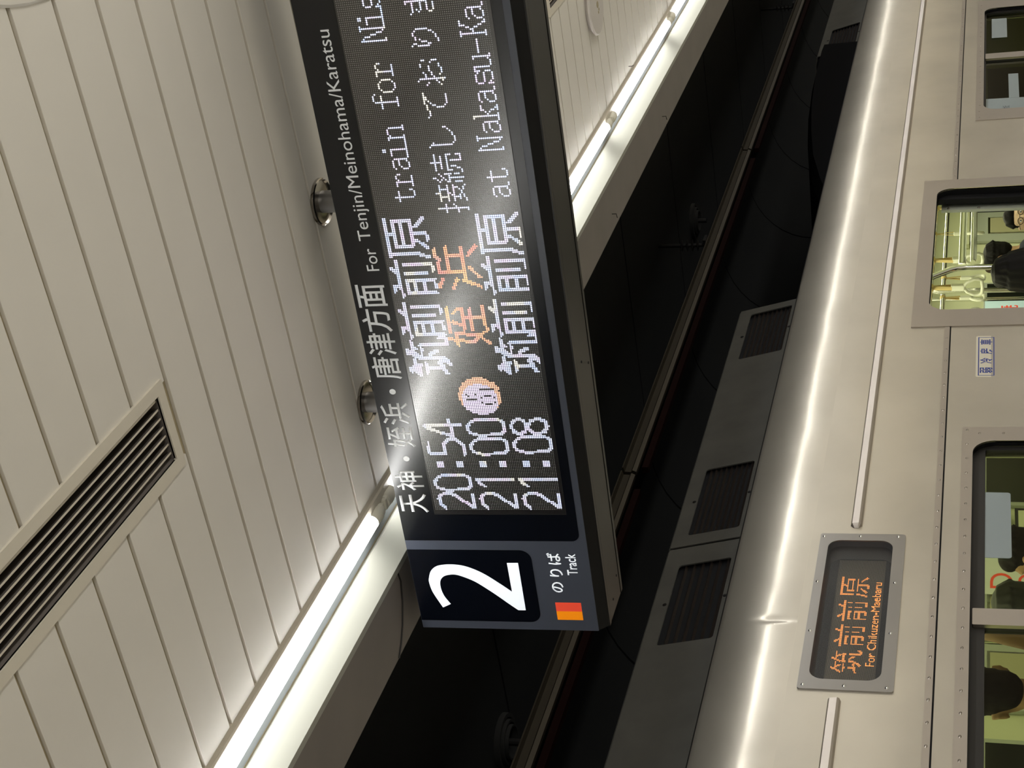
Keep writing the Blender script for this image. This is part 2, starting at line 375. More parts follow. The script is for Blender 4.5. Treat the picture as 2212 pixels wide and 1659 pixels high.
# rigid overhead conductor
t = tag(empty('overhead_conductor', (0, 4.7, zz(2.02))), 'worn brass coloured rigid conductor bar hung along the dark tunnel above the train', 'conductor rail')
for i, (xa, xb) in enumerate(((-8, 2.1), (2.12, 7.2), (7.23, 12.3), (12.33, 17.4), (17.43, 23.8))):
    MB().prism([(-.040, .030), (.040, .030), (.040, .022), (.012, .016), (.010, -.020), (.022, -.030), (.012, -.052), (-.012, -.052), (-.022, -.030), (-.010, -.020), (-.012, .016), (-.040, .022)], xa, xb).build('bar', M_brass, t)
    MB().box(xa + .1, xb - .1, .02, .06, -.10, -.062).build('red_rail', M_redins, t)['label'] = 'dull red rail'
for x in (1.2, 10.4, 16.6):
    s_ = MB().tube([(x, 0, .03), (x, 0, .40)], .014, 10).box(x - .05, x + .05, -.06, .06, .03, .05)
    for h in (.10, .14, .18, .22): s_.lathe([(.014, -.008), (.045, 0), (.014, .010)], (x, 0, h), 'z', 16)
    s_.build('hanger', M_steeld, t, 40)
def ringfit(x, y, lab):
    t = tag(empty('ring_fitting', (x, y, zz(2.45))), lab, 'ring fitting', 'round fittings on the tunnel roof')
    g = mat('dim_ring_paint', (.04, .04, .038), .8, spec=.2)
    for i, (ra, rb, h) in enumerate(((.150, .128, .03), (.118, .104, .045), (.092, .082, .06))):
        MB().lathe([(rb, 0), (rb, -h), (ra, -h), (ra, 0)], (0, 0, 0), 'z', 40).build('ring', g, t, 40)
    MB().tube([(0, 0, 0), (0, 0, -.12)], .02, 10).build('stem', M_steeld, t)
ringfit(5.66, 5.36, 'dim ring fitting on the tunnel roof below the near end of the sign')
ringfit(11.9, 5.15, 'small dim ring fitting on the tunnel roof beyond the sign')

# ================================================================== THE DEPARTURE SIGN
P = .004003
RM = Matrix(((.9982, .0093, -.0595, 0), (-.0102, .9998, -.0146, 0), (.0593, .0152, .9981, 0), (0, 0, 0, 1)))
SB = Vector((.088, -.50, -.3535))          # base point of the sign in its own frame
OM = Matrix.Translation((2.613, 1.8006, zz(1.1767))) @ RM
sign = tag(empty('departure_sign', M=OM @ Matrix.Translation(SB)), 'large black platform sign with white writing, a lit departure display and a big white 2', 'sign')
INV = Matrix.Translation(-SB)
UL, UR, VT, VB = -83.6, 372.0, -22.0, 82.2
def sface(me, depth):      # mesh drawn in LED units (u right, v down given as -v) -> on the face
    for v in me.vertices: v.co.x *= P; v.co.y *= P
    return INV @ Matrix.Translation((-depth, 0, 0)) @ SIGN_M
def srect(u0, u1, v0, v1, r=0, corners='abcd'): return rrect(u0, u1, -v1, -v0, r, 8, corners)
def splate(name, outline, holes, depth, thick, m, parent, M0=None):
    me = curve_mesh([outline] + holes); bm_ = sface(me, depth)
    me = solid(me, thick)
    o = link(name, me, m, parent); o.matrix_basis = bm_ if parent is sign else M0; return o
yl, yr = .3347, -UR * P
# housing with chamfered lower edges
h = MB(); pr = [(.003, .088), (.003, -.3285), (.019, -.3495), (.157, -.3575), (.173, -.336), (.173, .088)]
vs = []; 
for y in (yr, yl): vs += [(x, y, z) for x, z in pr]
n = 6; h.add(vs, [(k, (k+1) % n, n+(k+1) % n, n+k) for k in range(n)] + [tuple(range(n)), tuple(range(n, 2*n))])
h.build('housing', M_house, sign, M=INV)
def bar(x0, x1, y0, y1, z0, z1): return MB().box(x0, x1, y0, y1, z0, z1, .0006)
def slant(name, x0, x1, dz, m):      # strip lying under the sloping bottom
    zf = lambda x: -.3495 - (x - .019) * .058
    b = MB().add([(x0, yr, zf(x0) - dz), (x1, yr, zf(x1) - dz), (x1, yl, zf(x1) - dz), (x0, yl, zf(x0) - dz),
                  (x0, yr, zf(x0) + .004), (x1, yr, zf(x1) + .004), (x1, yl, zf(x1) + .004), (x0, yl, zf(x0) + .004)],
                 [(0,3,2,1),(4,5,6,7),(0,1,5,4),(1,2,6,5),(2,3,7,6),(3,0,4,7)])
    return b.build(name, m, sign, M=INV)
slant('edge_rail', .0195, .0325, .0030, M_under); slant('edge_rail', .1440, .1570, .0030, M_under)
slant('underside_panel', .0365, .1400, .0020, M_under)
for (x, y) in ((.112, .262), (.062, .292), (.112, -.30), (.062, -.33)):
    MB().lathe([(0, -.002), (.0028, -.002), (.0028, 0), (0, 0)], (x, y, -.3565 - .003 * (x > .08)), 'z', 10).build('screw', M_dark, sign, M=INV)
# front plate with its two black panels
front = splate('front_plate', srect(UL, UR, VT, VB, .4), [], -.003, .003, M_face, sign)
num = splate('number_panel', srect(-78, -27.6, VT + .15, 49.7, 6.5, 'ab'), [], .0, .0008, M_panel, sign)
dis = splate('display_panel', srect(-21.2, UR - 6, VT + .15, 78.6, 4.5, 'ab'), [srect(-3.3, 346, -1.2, 73.2)], .0, .0008, M_panel, sign)
bpy.context.view_layer.update()
def sub(name, me, m, parent, M0):
    "child of a part, placed in the frame of the sign"
    return link(name, me, m, parent, parent.matrix_basis.inverted() @ M0 if parent is not sign else M0)
# the 2 and the other print
def place_text(txt, u0, u1, v0, v1, m, bold=0, parent=sign, name='lettering', depth=.0009):
    me = fit_xy(text_mesh(txt, bold), u0, u1, -v1, -v0)
    M0 = sface(me, depth); me = solid(me, .00015)
    return sub(name, me, m, parent, M0)
two = [(-68.5,-7.4),(-62.7,-9.8),(-56.9,-11.9),(-51.1,-12.7),(-47.8,-12.4),(-42.5,-10.3),(-39.2,-6.6),(-37.9,-1.5),(-37.8,4.6),(-38.9,10.6),(-41.7,16.9),(-45.3,22.4),(-50.8,29.0),(-56.4,35.3),(-36.3,35.2),(-36.2,41.6),(-69.5,41.5),(-69.5,37.2),(-65.2,32.4),(-59.5,26.4),(-54.2,20.4),(-49.4,14.3),(-46.2,8.0),(-44.8,3.5),(-45.2,-.7),(-46.5,-3.7),(-49.4,-5.8),(-54.3,-6.4),(-60.1,-5.3),(-65.9,-2.3)]
def catmull(pts, hard, n=5):
    out = []; N = len(pts)
    for i in range(N):
        a, b, c, d = (Vector(pts[j % N]) for j in (i-1, i, i+1, i+2))
        if i in hard: a = b
        if (i+1) % N in hard: d = c
        for k in range(n):
            t = k / n
            out.append(tuple(.5*((2*b) + (c-a)*t + (2*a-5*b+4*c-d)*t*t + (-a+3*b-3*c+d)*t**3)))
    return out
me = curve_mesh([[(x, -y) for x, y in catmull(two, {0, 13, 14, 15, 16, 17, 29})]]); M0 = sface(me, .0009)
sub('lettering', solid(me, .00015), M_letter2, num, M0)
for txt, u0, u1 in (('天', -2.1, 10.2), ('神', 12.7, 25.4), ('姪', 40.9, 53.7), ('浜', 55.3, 68.6), ('唐', 83.4, 96.8), ('津', 97.8, 111.0), ('方', 111.6, 125.2), ('面', 126.1, 139.3)):
    place_text(txt, u0, u1, -19.9, -4.2, M_letter, .008, dis)
for u in (31.7, 74.0):
    me = curve_mesh([[(u + 1.65 + 1.65*math.cos(R(a)), 11.2 + 1.75*math.sin(R(a))) for a in range(0, 360, 15)]]); M0 = sface(me, .0009)
    sub('lettering', solid(me, .00015), M_letter, dis, M0)
place_text('For', 146.8, 159.2, -11.4, -4.9, M_letter, .0, dis)
place_text('Tenjin/Meinohama/Karatsu', 163.6, 272.2, -12.6, -4.0, M_letter, .0, dis)
for txt, a, b, c, d in (('の', -56.6, -49.4, 58.9, 65.5), ('り', -45.6, -40.4, 58.8, 66.3), ('ば', -37.3, -29.3, 58.5, 66.2)): place_text(txt, a, b, c, d, M_letter2, .011, front, depth=.0002)
place_text('Track', -44.4, -29.9, 69.0, 74.9, M_letter2, .006, front, depth=.0002)
me = curve_mesh([srect(-76.0, -69.9, 59.3, 74.1)]); M0 = sface(me, .0002); link('line_colour_mark', solid(me, .0002), M_orange, sign, M0)['label'] = 'orange half of the line colour mark'
me = curve_mesh([srect(-69.9, -63.7, 59.3, 74.1)]); M0 = sface(me, .0002); link('line_colour_mark', solid(me, .0002), M_red, sign, M0)['label'] = 'red half of the line colour mark'
# LED matrix
ledb = splate('led_board', srect(-3.2, 345.9, -1.1, 73.1), [], .0001, .0003, M_ledmask, sign)
splate('display_bezel', srect(-3.5, 346.2, -1.4, 73.4), [srect(-3.15, 345.8, -1.05, 73.05)], 0, .0010, M_under, sign)
ENC = "a380b3a7b4a8b5a8b2a9b5a8b2a150b1a8b4a17b5a12b1a32b4a7b4a9b4a7b3a10b4a7b3a5b22a119b7a4b7a15b9a8b3a32b4a6b3a12b2a6b3a13b2a6b3a6b22a118b9a3b2a3b3a14b2a14b4a31b9a1b10a5b17a7b17a2b2a9b2a125b3a5b2a2b2a6b2a13b2a14b4a30b20a1b22a2b22a2b2a9b2a124b3a7b2a1b2a6b2a5b4a4b2a13b5a29b8a3b4a1b2a5b2a22b2a21b2a2b16a127b2a1b2a7b2a4b4a4b2a13b2a1b2a29b8a2b4a2b1a53b2a2b16a127b4a8b2a4b4a4b2a13b2a1b2a35b2a2b3a5b1a5b9a2b2a3b2a6b9a2b2a3b2a4b2a2b2a12b2a127b4a8b2a4b4a4b2a12b2a2b2a39b10a4b9a2b2a3b2a6b9a2b2a3b2a4b2a2b2a12b2a35b2a24b3a26b1a4b3a2b2a25b4a8b2a12b2a12b2a2b2a30b8a1b2a3b2a1b2a4b2a5b2a2b2a3b2a6b2a5b2a2b2a3b2a4b2a2b16a35b2a23b1a3b1a25b2a4b1a3b2a24b5a8b2a12b8a5b2a3b2a31b6a2b2a6b2a4b2a5b2a2b2a3b2a6b2a5b2a2b2a3b2a4b2a2b16a11b1a48b1a29b1a1b1a3b1a29b2a1b2a8b2a12b9a4b2a3b2a33b2a4b2a6b2a4b9a2b2a3b2a6b9a2b2a3b2a4b2a2b2a12b2a11b1a48b1a29b1a1b1a3b1a28b3a2b1a8b2a19b3a3b2a3b2a33b2a4b4a4b2a4b9a2b2a3b2a6b9a2b2a3b2a4b2a2b2a12b2a9b6a2b3a1b2a4b4a2b4a4b2a1b3a10b7a3b3a3b3a1b2a11b1a1b1a3b1a1b4a5b4a1b1a11b3a3b1a8b2a20b3a1b2a4b2a33b2a4b5a3b2a4b2a5b2a2b2a3b2a6b2a5b2a2b2a3b2a4b2a2b2a12b2a11b1a7b2a2b1a2b1a4b1a4b1a5b2a3b1a12b1a5b1a3b1a4b2a2b1a10b1a2b1a2b1a4b1a4b1a4b2a10b3a4b2a7b2a21b2a1b2a4b2a33b2a4b2a1b2a3b2a4b2a5b2a2b2a3b2a6b2a5b2a2b2a3b2a4b2a2b16a11b1a7b1a3b1a7b1a4b1a5b1a4b1a12b1a4b1a5b1a3b1a3b1a10b1a2b1a2b1a4b1a4b1a5b1a9b3a5b2a7b2a21b5a4b5a30b2a4b2a1b3a2b2a4b2a5b2a2b2a3b2a6b2a5b2a2b2a3b2a4b2a3b15a11b1a7b1a8b4a4b1a5b1a4b1a12b1a4b1a5b1a3b1a14b1a2b1a2b1a4b1a4b1a15b2a6b2a7b2a4b4a13b14a30b2a1b2a1b2a2b2a2b2a4b9a2b2a3b2a6b9a2b2a3b2a4b2a5b2a2b2a2b1a15b1a7b1a7b1a3b1a4b1a5b1a4b1a12b1a4b1a5b1a3b1a14b1a3b1a1b1a4b1a5b5a9b2a7b2a7b2a4b4a13b11a33b8a2b2a2b2a4b9a2b2a3b2a6b9a2b2a3b2a3b3a5b2a2b2a2b2a14b1a7b1a6b1a4b1a4b1a5b1a4b1a12b1a4b1a5b1a3b1a14b1a3b1a1b1a4b1a10b1a7b3a7b2a7b2a4b4a12b3a7b2a32b9a6b2a2b1a1b2a5b2a2b2a3b2a6b2a5b2a2b2a3b2a3b2a5b2a3b2a2b3a13b1a3b1a3b1a6b1a4b1a4b1a5b1a4b1a12b1a4b1a5b1a3b1a14b1a3b1a1b1a4b1a4b1a5b1a6b3a8b2a7b2a4b4a11b3a8b2a30b6a1b4a6b2a2b4a5b2a2b2a3b2a6b2a5b2a2b2a3b2a3b2a4b2a4b2a3b3a12b1a3b1a3b1a6b1a3b2a4b1a5b1a4b1a12b1a5b1a3b1a4b1a14b1a4b2a4b1a4b2a4b1a5b3a9b3a5b2a19b3a9b2a30b3a4b4a6b2a2b4a5b2a7b2a6b2a5b2a7b2a2b2a4b3a4b2a4b3a12b3a2b6a4b3a2b12a2b3a9b5a4b3a3b6a11b2a4b11a1b4a6b10a3b9a12b9a10b2a30b1a5b4a7b2a2b4a5b2a7b2a6b2a5b2a7b2a2b2a3b3a5b2a5b3a117b10a4b7a14b7a11b2a35b4a8b8a1b6a3b6a6b2a1b6a3b6a2b2a3b2a2b6a6b2a207b2a10b5a1b1a2b3a2b1a4b3a8b1a2b3a2b1a4b3a14b3a196d5a31c2a28c3a14c5a141b1a11b2a18b4a8b4a12d11a28c2a2c15a11c4a4c7a1c7a136b7a7b4a16b7a5b7a10d13a27c2a2c16a12c4a2c10a140b9a5b5a16b2a3b3a4b2a3b3a7d17a24c2a9c1a23c2a2c2a5c2a140b3a5b2a5b2a1b2a15b2a6b2a2b2a6b2a6d6a1d2a1d7a22c8a4c3a3c1a22c2a146b3a7b2a3b2a2b2a7b4a4b2a6b2a2b2a6b2a5d7a1d1a1d9a20c9a4c2a4c2a21c2a156b2a3b1a3b2a7b4a4b2a7b2a1b2a7b2a3d8a1d12a22c2a2c2a4c2a5c2a20c15a143b2a7b2a7b4a3b2a8b4a8b2a3d8a1d12a22c2a2c2a3c2a7c2a10c2a7c16a19b1a7b1a7b1a7b1a98b2a7b2a7b4a3b2a8b4a8b2a3d8a1d12a22c2a2c2a3c2a7c2a10c4a5c2a7c2a24b1a7b1a7b1a7b1a7b1a32b1a16b1a19b2a19b2a7b2a14b2a8b4a8b2a2d9a1d2a1d10a20c2a3c16a12c4a3c2a7c2a24b1a3b9a2b1a4b9a4b1a20b6a6b1a16b1a3b2a14b1a18b3a7b2a14b2a8b4a8b2a2d23a20c2a2c2a2c13a14c3a2c2a7c2a24b1a5b1a3b1a3b1a3b1a5b1a8b2a12b1a3b3a2b2a8b1a5b2a9b1a1b2a2b1a7b1a5b1a18b2a8b2a14b2a8b4a8b2a2d23a20c2a2c2a8c2a20c1a3c2a7c2a22b5a3b1a3b1a4b1a1b1a6b1a8b1a14b3a4b1a10b1a2b1a5b1a6b1a7b1a7b6a17b3a8b2a15b1a8b2a1b1a8b2a2d7a1d2a1d4a1d7a20c2a2c2a8c2a24c2a7c2a24b1a5b1a3b1a5b1a4b7a5b1a20b1a8b1a2b3a6b1a6b1a2b1a4b1a12b1a16b3a9b2a15b1a8b2a1b1a8b2a2d15a1d7a20c2a2c2a1c13a15c2a3c2a7c2a24b1a3b9a2b1a2b1a14b1a19b1a10b1a1b1a15b1a1b1a5b1a8b1a3b1a15b3a10b2a15b2a7b2a1b2a7b2a2d6a1d4a1d3a1d7a20c3a1c2a1c14a14c20a20b1a7b1a5b1a3b1a14b1a19b1a12b1a3b3a9b1a1b1a5b1a7b1a4b1a14b3a11b2a15b2a7b2a1b2a7b2a3d5a1d4a1d3a1d6a22c5a8c2a18c21a20b1a1b1a4b1a6b5a1b9a4b1a18b1a13b1a1b2a4b1a7b1a1b1a5b1a8b5a14b2a12b2a7b4a4b2a7b2a1b2a7b2a3d5a1d4a1d3a1d6a23c4a8c2a18c2a39b2a2b9a3b1a1b1a1b1a7b1a4b1a8b1a9b1a13b2a7b1a6b2a6b1a12b1a13b2a13b2a7b4a4b2a7b2a1b2a7b2a3d5a1d4a1d3a1d5a25c3a8c2a17c3a6c2a5c1a23b3a5b1a4b1a4b1a3b1a1b1a2b1a2b1a4b1a8b1a9b1a12b2a8b1a7b1a5b1a13b1a12b3a13b2a7b4a4b2a7b2a1b2a7b2a4d13a1d4a25c4a8c2a17c2a6c3a5c3a23b1a5b1a4b1a2b1a1b1a1b1a3b1a2b1a7b1a7b1a10b1a11b1a1b1a8b1a13b1a9b5a11b3a14b2a7b4a4b2a7b2a1b2a7b2a5d4a1d2a1d4a1d4a24c2a2c2a7c2a17c2a5c3a7c3a22b1a4b3a2b1a3b1a1b1a1b1a3b1a2b1a7b1a6b1a12b1a9b1a2b1a1b1a3b2a14b1a9b1a15b3a15b2a15b3a5b2a2b3a5b2a7d16a23c2a4c1a3c12a10c2a5c2a10c3a21b1a7b2a4b1a1b1a1b1a2b1a3b1a2b1a5b1a3b2a14b5a6b2a2b3a14b2a10b1a15b10a8b2a16b9a3b9a9d12a24c3a4c16a10c2a3c3a12c3a20b1a5b2a2b2a2b1a1b1a4b1a3b1a2b1a6b3a28b1a17b2a13b4a11b10a8b2a17b7a5b7a11d7a1d2a25c2a6c2a22c2a4c2a14c3a18b2a3b2a6b1a3b1a2b2a4b4a225c1a16c1a221b3a7b4a8b5a8b2a9b5a8b2a150b1a11b2a19b4a8b3a32b4a7b4a9b4a7b3a10b4a7b3a5b22a119b7a7b4a17b7a4b8a31b4a6b3a12b2a6b3a13b2a6b3a6b22a118b9a5b5a17b2a3b3a3b3a3b3a29b9a1b10a5b17a7b17a2b2a9b2a125b3a5b2a5b2a1b2a16b2a6b2a1b3a5b2a28b20a1b22a2b22a2b2a9b2a124b3a7b2a3b2a2b2a7b4a5b2a6b2a1b2a7b2a26b8a3b4a1b2a5b2a22b2a21b2a2b16a127b2a3b1a3b2a7b4a5b2a7b4a7b2a26b8a2b4a2b1a53b2a2b16a127b2a7b2a7b4a4b2a8b5a6b2a32b2a2b3a5b1a5b9a2b2a3b2a6b9a2b2a3b2a4b2a2b2a12b2a127b2a7b2a7b4a4b2a8b2a1b2a5b2a37b10a4b9a2b2a3b2a6b9a2b2a3b2a4b2a2b2a12b2a33b1a4b3a8b2a38b3a2b3a30b2a7b2a15b2a8b2a1b9a28b8a1b2a3b2a1b2a4b2a5b2a2b2a3b2a6b2a5b2a2b2a3b2a4b2a2b16a33b2a4b1a10b1a39b1a3b1a31b3a7b2a15b2a8b2a3b5a31b6a2b2a6b2a4b2a5b2a2b2a3b2a6b2a5b2a2b2a3b2a4b2a2b16a19b1a13b1a1b1a3b1a10b1a39b1a3b1a31b2a8b2a15b2a8b2a2b6a33b2a4b2a6b2a4b9a2b2a3b2a6b9a2b2a3b2a4b2a2b2a12b2a19b1a13b1a1b1a3b1a10b1a39b1a2b1a31b3a8b2a16b1a8b2a1b3a2b4a31b2a4b4a4b2a4b9a2b2a3b2a6b9a2b2a3b2a4b2a2b2a12b2a10b4a3b6a10b1a1b1a3b1a3b4a3b1a2b3a2b4a5b4a1b3a3b2a10b1a2b1a4b4a22b3a9b2a16b1a8b5a5b2a31b2a4b5a3b2a4b2a5b2a2b2a3b2a6b2a5b2a2b2a3b2a4b2a2b2a12b2a9b1a4b1a4b1a13b1a2b1a2b1a2b1a4b1a2b1a2b1a3b1a4b1a3b1a4b2a1b1a4b1a10b1a1b1a4b1a4b1a20b3a10b2a16b2a7b4a6b2a31b2a4b2a1b2a3b2a4b2a5b2a2b2a3b2a6b2a5b2a2b2a3b2a4b2a2b16a14b1a4b1a13b1a2b1a2b1a7b1a2b1a1b1a9b1a3b1a5b1a1b1a4b1a10b3a9b1a19b3a11b2a16b2a7b4a7b2a30b2a4b2a1b3a2b2a4b2a5b2a2b2a3b2a6b2a5b2a2b2a3b2a4b2a3b15a11b4a4b1a13b1a2b1a2b1a4b4a2b2a7b4a3b1a7b1a4b1a1b7a2b1a2b1a5b4a19b2a12b2a7b4a5b2a7b4a7b2a30b2a1b2a1b2a2b2a2b2a4b9a2b2a3b2a6b9a2b2a3b2a4b2a5b2a2b2a2b1a14b1a3b1a4b1a13b1a3b1a1b1a3b1a3b1a2b1a1b1a5b1a3b1a4b5a2b1a4b1a10b1a2b1a4b1a3b1a18b2a13b2a7b4a5b2a7b4a7b2a30b8a2b2a2b2a4b9a2b2a3b2a6b9a2b2a3b2a3b3a5b2a2b2a2b2a12b1a4b1a4b1a13b1a3b1a1b1a2b1a4b1a2b1a2b1a3b1a4b1a9b1a1b1a4b1a10b1a3b1a2b1a4b1a17b3a13b2a7b4a5b2a7b2a1b2a5b3a29b9a6b2a2b1a1b2a5b2a2b2a3b2a6b2a5b2a2b2a3b2a3b2a5b2a3b2a2b3a11b1a4b1a4b1a3b1a9b1a3b1a1b1a2b1a4b1a2b1a2b1a3b1a4b1a3b1a5b1a1b1a4b1a10b1a3b1a2b1a4b1a16b3a14b2a7b4a5b2a7b2a1b3a4b2a28b6a1b4a6b2a2b4a5b2a2b2a3b2a6b2a5b2a2b2a3b2a3b2a4b2a4b2a3b3a10b1a3b2a4b1a3b1a9b1a4b2a2b1a3b2a2b1a3b1a2b1a3b2a3b2a4b1a1b1a3b2a10b1a4b1a1b1a3b2a15b3a15b2a16b3a5b2a2b9a28b3a4b4a6b2a2b4a5b2a7b2a6b2a5b2a7b2a2b2a4b3a4b2a4b3a10b3a2b2a3b3a10b2a4b1a3b3a2b4a1b3a2b3a2b2a1b1a1b4a3b3a1b2a8b3a3b2a1b3a2b2a13b10a8b2a17b9a4b6a29b1a5b4a7b2a2b4a5b2a7b2a6b2a5b2a7b2a2b2a3b3a5b2a5b3a117b10a8b2a18b7a7b1a37b4a8b8a1b6a3b6a6b2a1b6a3b6a2b2a3b2a2b6a6b2a116"
import re
g = ''.join('0123'['abcd'.index(a)] * int(b) for a, b in re.findall(r'([abcd])(\d+)', ENC))
NU, NV = 292, 72
from mathutils import noise as mn
lit_v, lit_f, lit_c, un_v, un_f = [], [], [], [], []
hexa = [(math.cos(R(60*k)), math.sin(R(60*k))) for k in range(6)]
hexo = [(math.cos(R(45*k+22.5)), math.sin(R(45*k+22.5))) for k in range(8)]
for v in range(NV):
    for u in range(343):
        c = g[v * NU + u] if u < NU else '0'
        if c == '0':
            n0 = len(un_v); un_v += [(u + a*.29, -v + b*.29, 0) for a, b in hexa]; un_f.append(tuple(range(n0, n0+6)))
        else:
            n0 = len(lit_v); lit_v += [(u + a*.43, -v + b*.43, 0) for a, b in hexo]; lit_f.append(tuple(range(n0, n0+8)))
            t = mn.noise((u*.06, v*.11, 3.3)); t2 = mn.noise((u*.13, v*.17, 9.1))
            if c == '1': col = (.72 + .26*t2, .76 - .14*abs(t2), 1.0 + .15*t) if t > -.40 else (1.0, .95, .80)
            elif c == '2': col = (1.0, .42 + .2*t, .22 + .2*max(0, t2))
            else:
                r = math.hypot(u - 69.5, v - 36) / 11.5
                col = (1.0, .45, .28) if r > .86 else (.86, .70, 1.0)
            lit_c += [col] * 8
def ledmesh(nm, vs, fs):
    me = bpy.data.meshes.new(nm); me.from_pydata(vs, [], fs); return me
me = ledmesh('unlit_dots', un_v, un_f); M0 = sface(me, .0004 + .00012); sub('unlit_dots', me, M_leddot, ledb, M0)['kind'] = 'stuff'
me = ledmesh('lit_dots', lit_v, lit_f)
ca = me.color_attributes.new('led', 'FLOAT_COLOR', 'POINT')
ca.data.foreach_set('color', [x for c in lit_c for x in (*[max(0, q) for q in c], 1)])
M0 = sface(me, .0004 + .00016); sub('lit_dots', me, M_ledlit, ledb, M0)['kind'] = 'stuff'
M_pipe = mat('pipe_metal', (.30, .29, .28), .4, .8)
# hanging pipes with their flanges
fl = MB().lathe([(0, -.004), (.030, -.006), (.044, -.0035), (.0475, -.008), (.050, -.006), (.050, 0), (0, 0)], (0, 0, 0), 'z', 40).mesh('flange', 40)
pm = MB().lathe([(.0235, 0), (.0235, -.095)], (0, 0, 0), 'z', 28).mesh('pipe', 40)
fl.materials.append(M_flange); pm.materials.append(M_pipe)
for y, lab in ((1.105, 'round chrome flanged hanger pipe of the sign, the one above the writing For Tenjin'), (1.590, 'round chrome flanged hanger pipe of the sign, the one nearer the white 2')):
    t = tag(empty('hanger_pipe', (2.722, y, CEIL)), lab, 'hanger', 'hanger pipes of the platform sign')
    link('flange', fl, None, t); link('pipe', pm, None, t)

# ================================================================== THE TRAIN
train = tag(empty('train_car', (8, 4.7, 0)), 'stainless steel train car with a door, windows and an orange lit destination display', 'train')
TI = Matrix.Translation((-8, -4.7, 0))
def tp(name, mb, m, smooth=None, parent=train): return mb.build(name, m, parent, smooth, TI if parent is train else None)
SF = TI @ Matrix.Translation((0, 3.30, zz(.2))) @ Matrix.Rotation(-.014, 4, 'X') @ SIDE_M     # side frame: x=X, y=z-.2, +z towards the platform
def side(name, outline, holes, z0, thick, m, parent=train):
    dn = lambda s: [(x, y - .2) for x, y in s]
    me = solid(curve_mesh([dn(outline)] + [dn(q) for q in holes]), thick)
    for v in me.vertices: v.co.z += z0
    return link(name, me, m, parent, SF if parent is train else None)
DOOR = rrect(6.49, 7.93, -1.65, .283, .085, 8, 'cd')
W1 = rrect(2.90, 5.345, -.80, .076, .085, 8); W2 = rrect(9.13, 11.23, -.80, .050, .085, 8)
DSP = rrect(3.875, 4.650, .345, .575, .045, 8)
side('side_panel', [(-3, -1.60), (20, -1.60), (20, .64), (-3, .64)], [DOOR, W1, W2, DSP], -.004, .004, M_steel)
# shoulder sheet, finer around the dent
pf = []; y_, z_ = 3.3062, .640
while z_ < .921:
    pf.append((y_, z_)); a_ = 4.7 * (z_ - .64) / .095 if z_ < .735 else 4.7 + 30 * (z_ - .735) / .185
    y_ += math.tan(R(a_)) * .0125; z_ += .0125
pf.append((y_ + .004, z_ - .006))
xs = [-3 + .25*i for i in range(25)] + [3.3 + .01*i for i in range(180)] + [5.1 + .2*i for i in range(75)] + [20.0]
vs = []; fs = []; n = len(pf)
for x in xs:
    for i, (y, z) in enumerate(pf):
        dz = (z - .715) / .085; e = math.exp(-dz*dz*1.1)
        d = .0050 * math.exp(-((x - 4.185) / .016)**2) * e + .0010 * math.exp(-((x - 4.24) / .06)**2) * e
        vs.append((x, y + d + .0006*math.sin(x*2.1 + z*3), z + EYE + d*.2))
for i in range(len(xs)-1):
    for k in range(n-1): fs.append((i*n+k, (i+1)*n+k, (i+1)*n+k+1, i*n+k+1))
tp('shoulder_panel', MB().add(vs, fs), M_steel, 80)
tp('roof_gutter', MB().prism([(3.381, zz(.921)), (3.386, zz(.926)), (3.394, zz(.922)), (3.396, zz(.89)), (3.384, zz(.89))], -3, 20), M_steeld)
tp('roof', MB().prism([(3.39, zz(.895)), (3.50, zz(.925)), (3.75, zz(.985)), (4.2, zz(1.02)), (4.7, zz(1.03)), (5.3, zz(1.01)), (5.75, zz(.95)), (6.05, zz(.80)), (6.05, zz(.66)), (3.39, zz(.66))], -3, 20), M_steeld)
def ridge(x0, x1, taper0, taper1):
    sec = [(0, .504), (-.007, .503), (-.015, .498), (-.0185, .474), (-.015, .467), (0, .462)]
    vs = []
    for x, k in ((x0, .15 if taper0 else 1), (x0 + .014, 1), (x1 - .014, 1), (x1, .15 if taper1 else 1)):
        for a, b in sec: vs.append((x, 3.3045 + a*k + (b-.48)*.014, zz(.482 + (b-.482)*(.35 + .65*k))))
    fs = [(i*6+k, i*6+k+1, (i+1)*6+k+1, (i+1)*6+k) for i in range(3) for k in range(5)] + [tuple(range(6)), tuple(range(18, 24))]
    tp('drip_rail', MB().add(vs, fs), M_steel2)
ridge(-3, 3.79, 0, 1); ridge(4.735, 20, 1, 0)
for a, b in ((-3, 6.325), (8.05, 20)):
    side('seam_strip', rrect(a, b, .184, .207), [], 0, .0035, M_steel2); side('seam_gap', rrect(a, b, .178, .184), [], 0, .0004, M_black)
side('door_surround', rrect(6.325, 8.052, -1.59, .354, .004), [DOOR], 0, .006, M_steel2)
side('window_surround', rrect(2.70, 5.448, -1.1, .117, .004), [W1], 0, .004, M_steel2)
side('window_surround', rrect(8.956, 11.42, -1.1, .095, .004), [W2], 0, .004, M_steel2)
side('seam_gap', rrect(5.455, 6.318, -1.5, -1.49), [], 0, .0005, M_black)
# weld dimples along seams: too many to pick apart singly
b = MB()
def dimple(x, z, y0=.0036, r=.0085):
    nn = 8; b.add([(x + r*math.cos(R(45*k)), z - .2 + r*.6*math.sin(R(45*k)), y0) for k in range(nn)] + [(x, z - .2, y0 + .0042)], [(k, (k+1) % nn, nn) for k in range(nn)])
for i in range(150):
    x = -2.5 + .105*i
    if not 6.3 < x < 8.1: dimple(x, .1955)
for i in range(26): dimple(2.8 + .105*i, .0975, .0042)
for i in range(23): dimple(9.0 + .105*i, .0735, .0042)
for i in range(12): dimple(5.40, .05 - .09*i, .0042)
link('weld_marks', b.mesh('weld_marks'), M_steel2, train, SF)['kind'] = 'stuff'
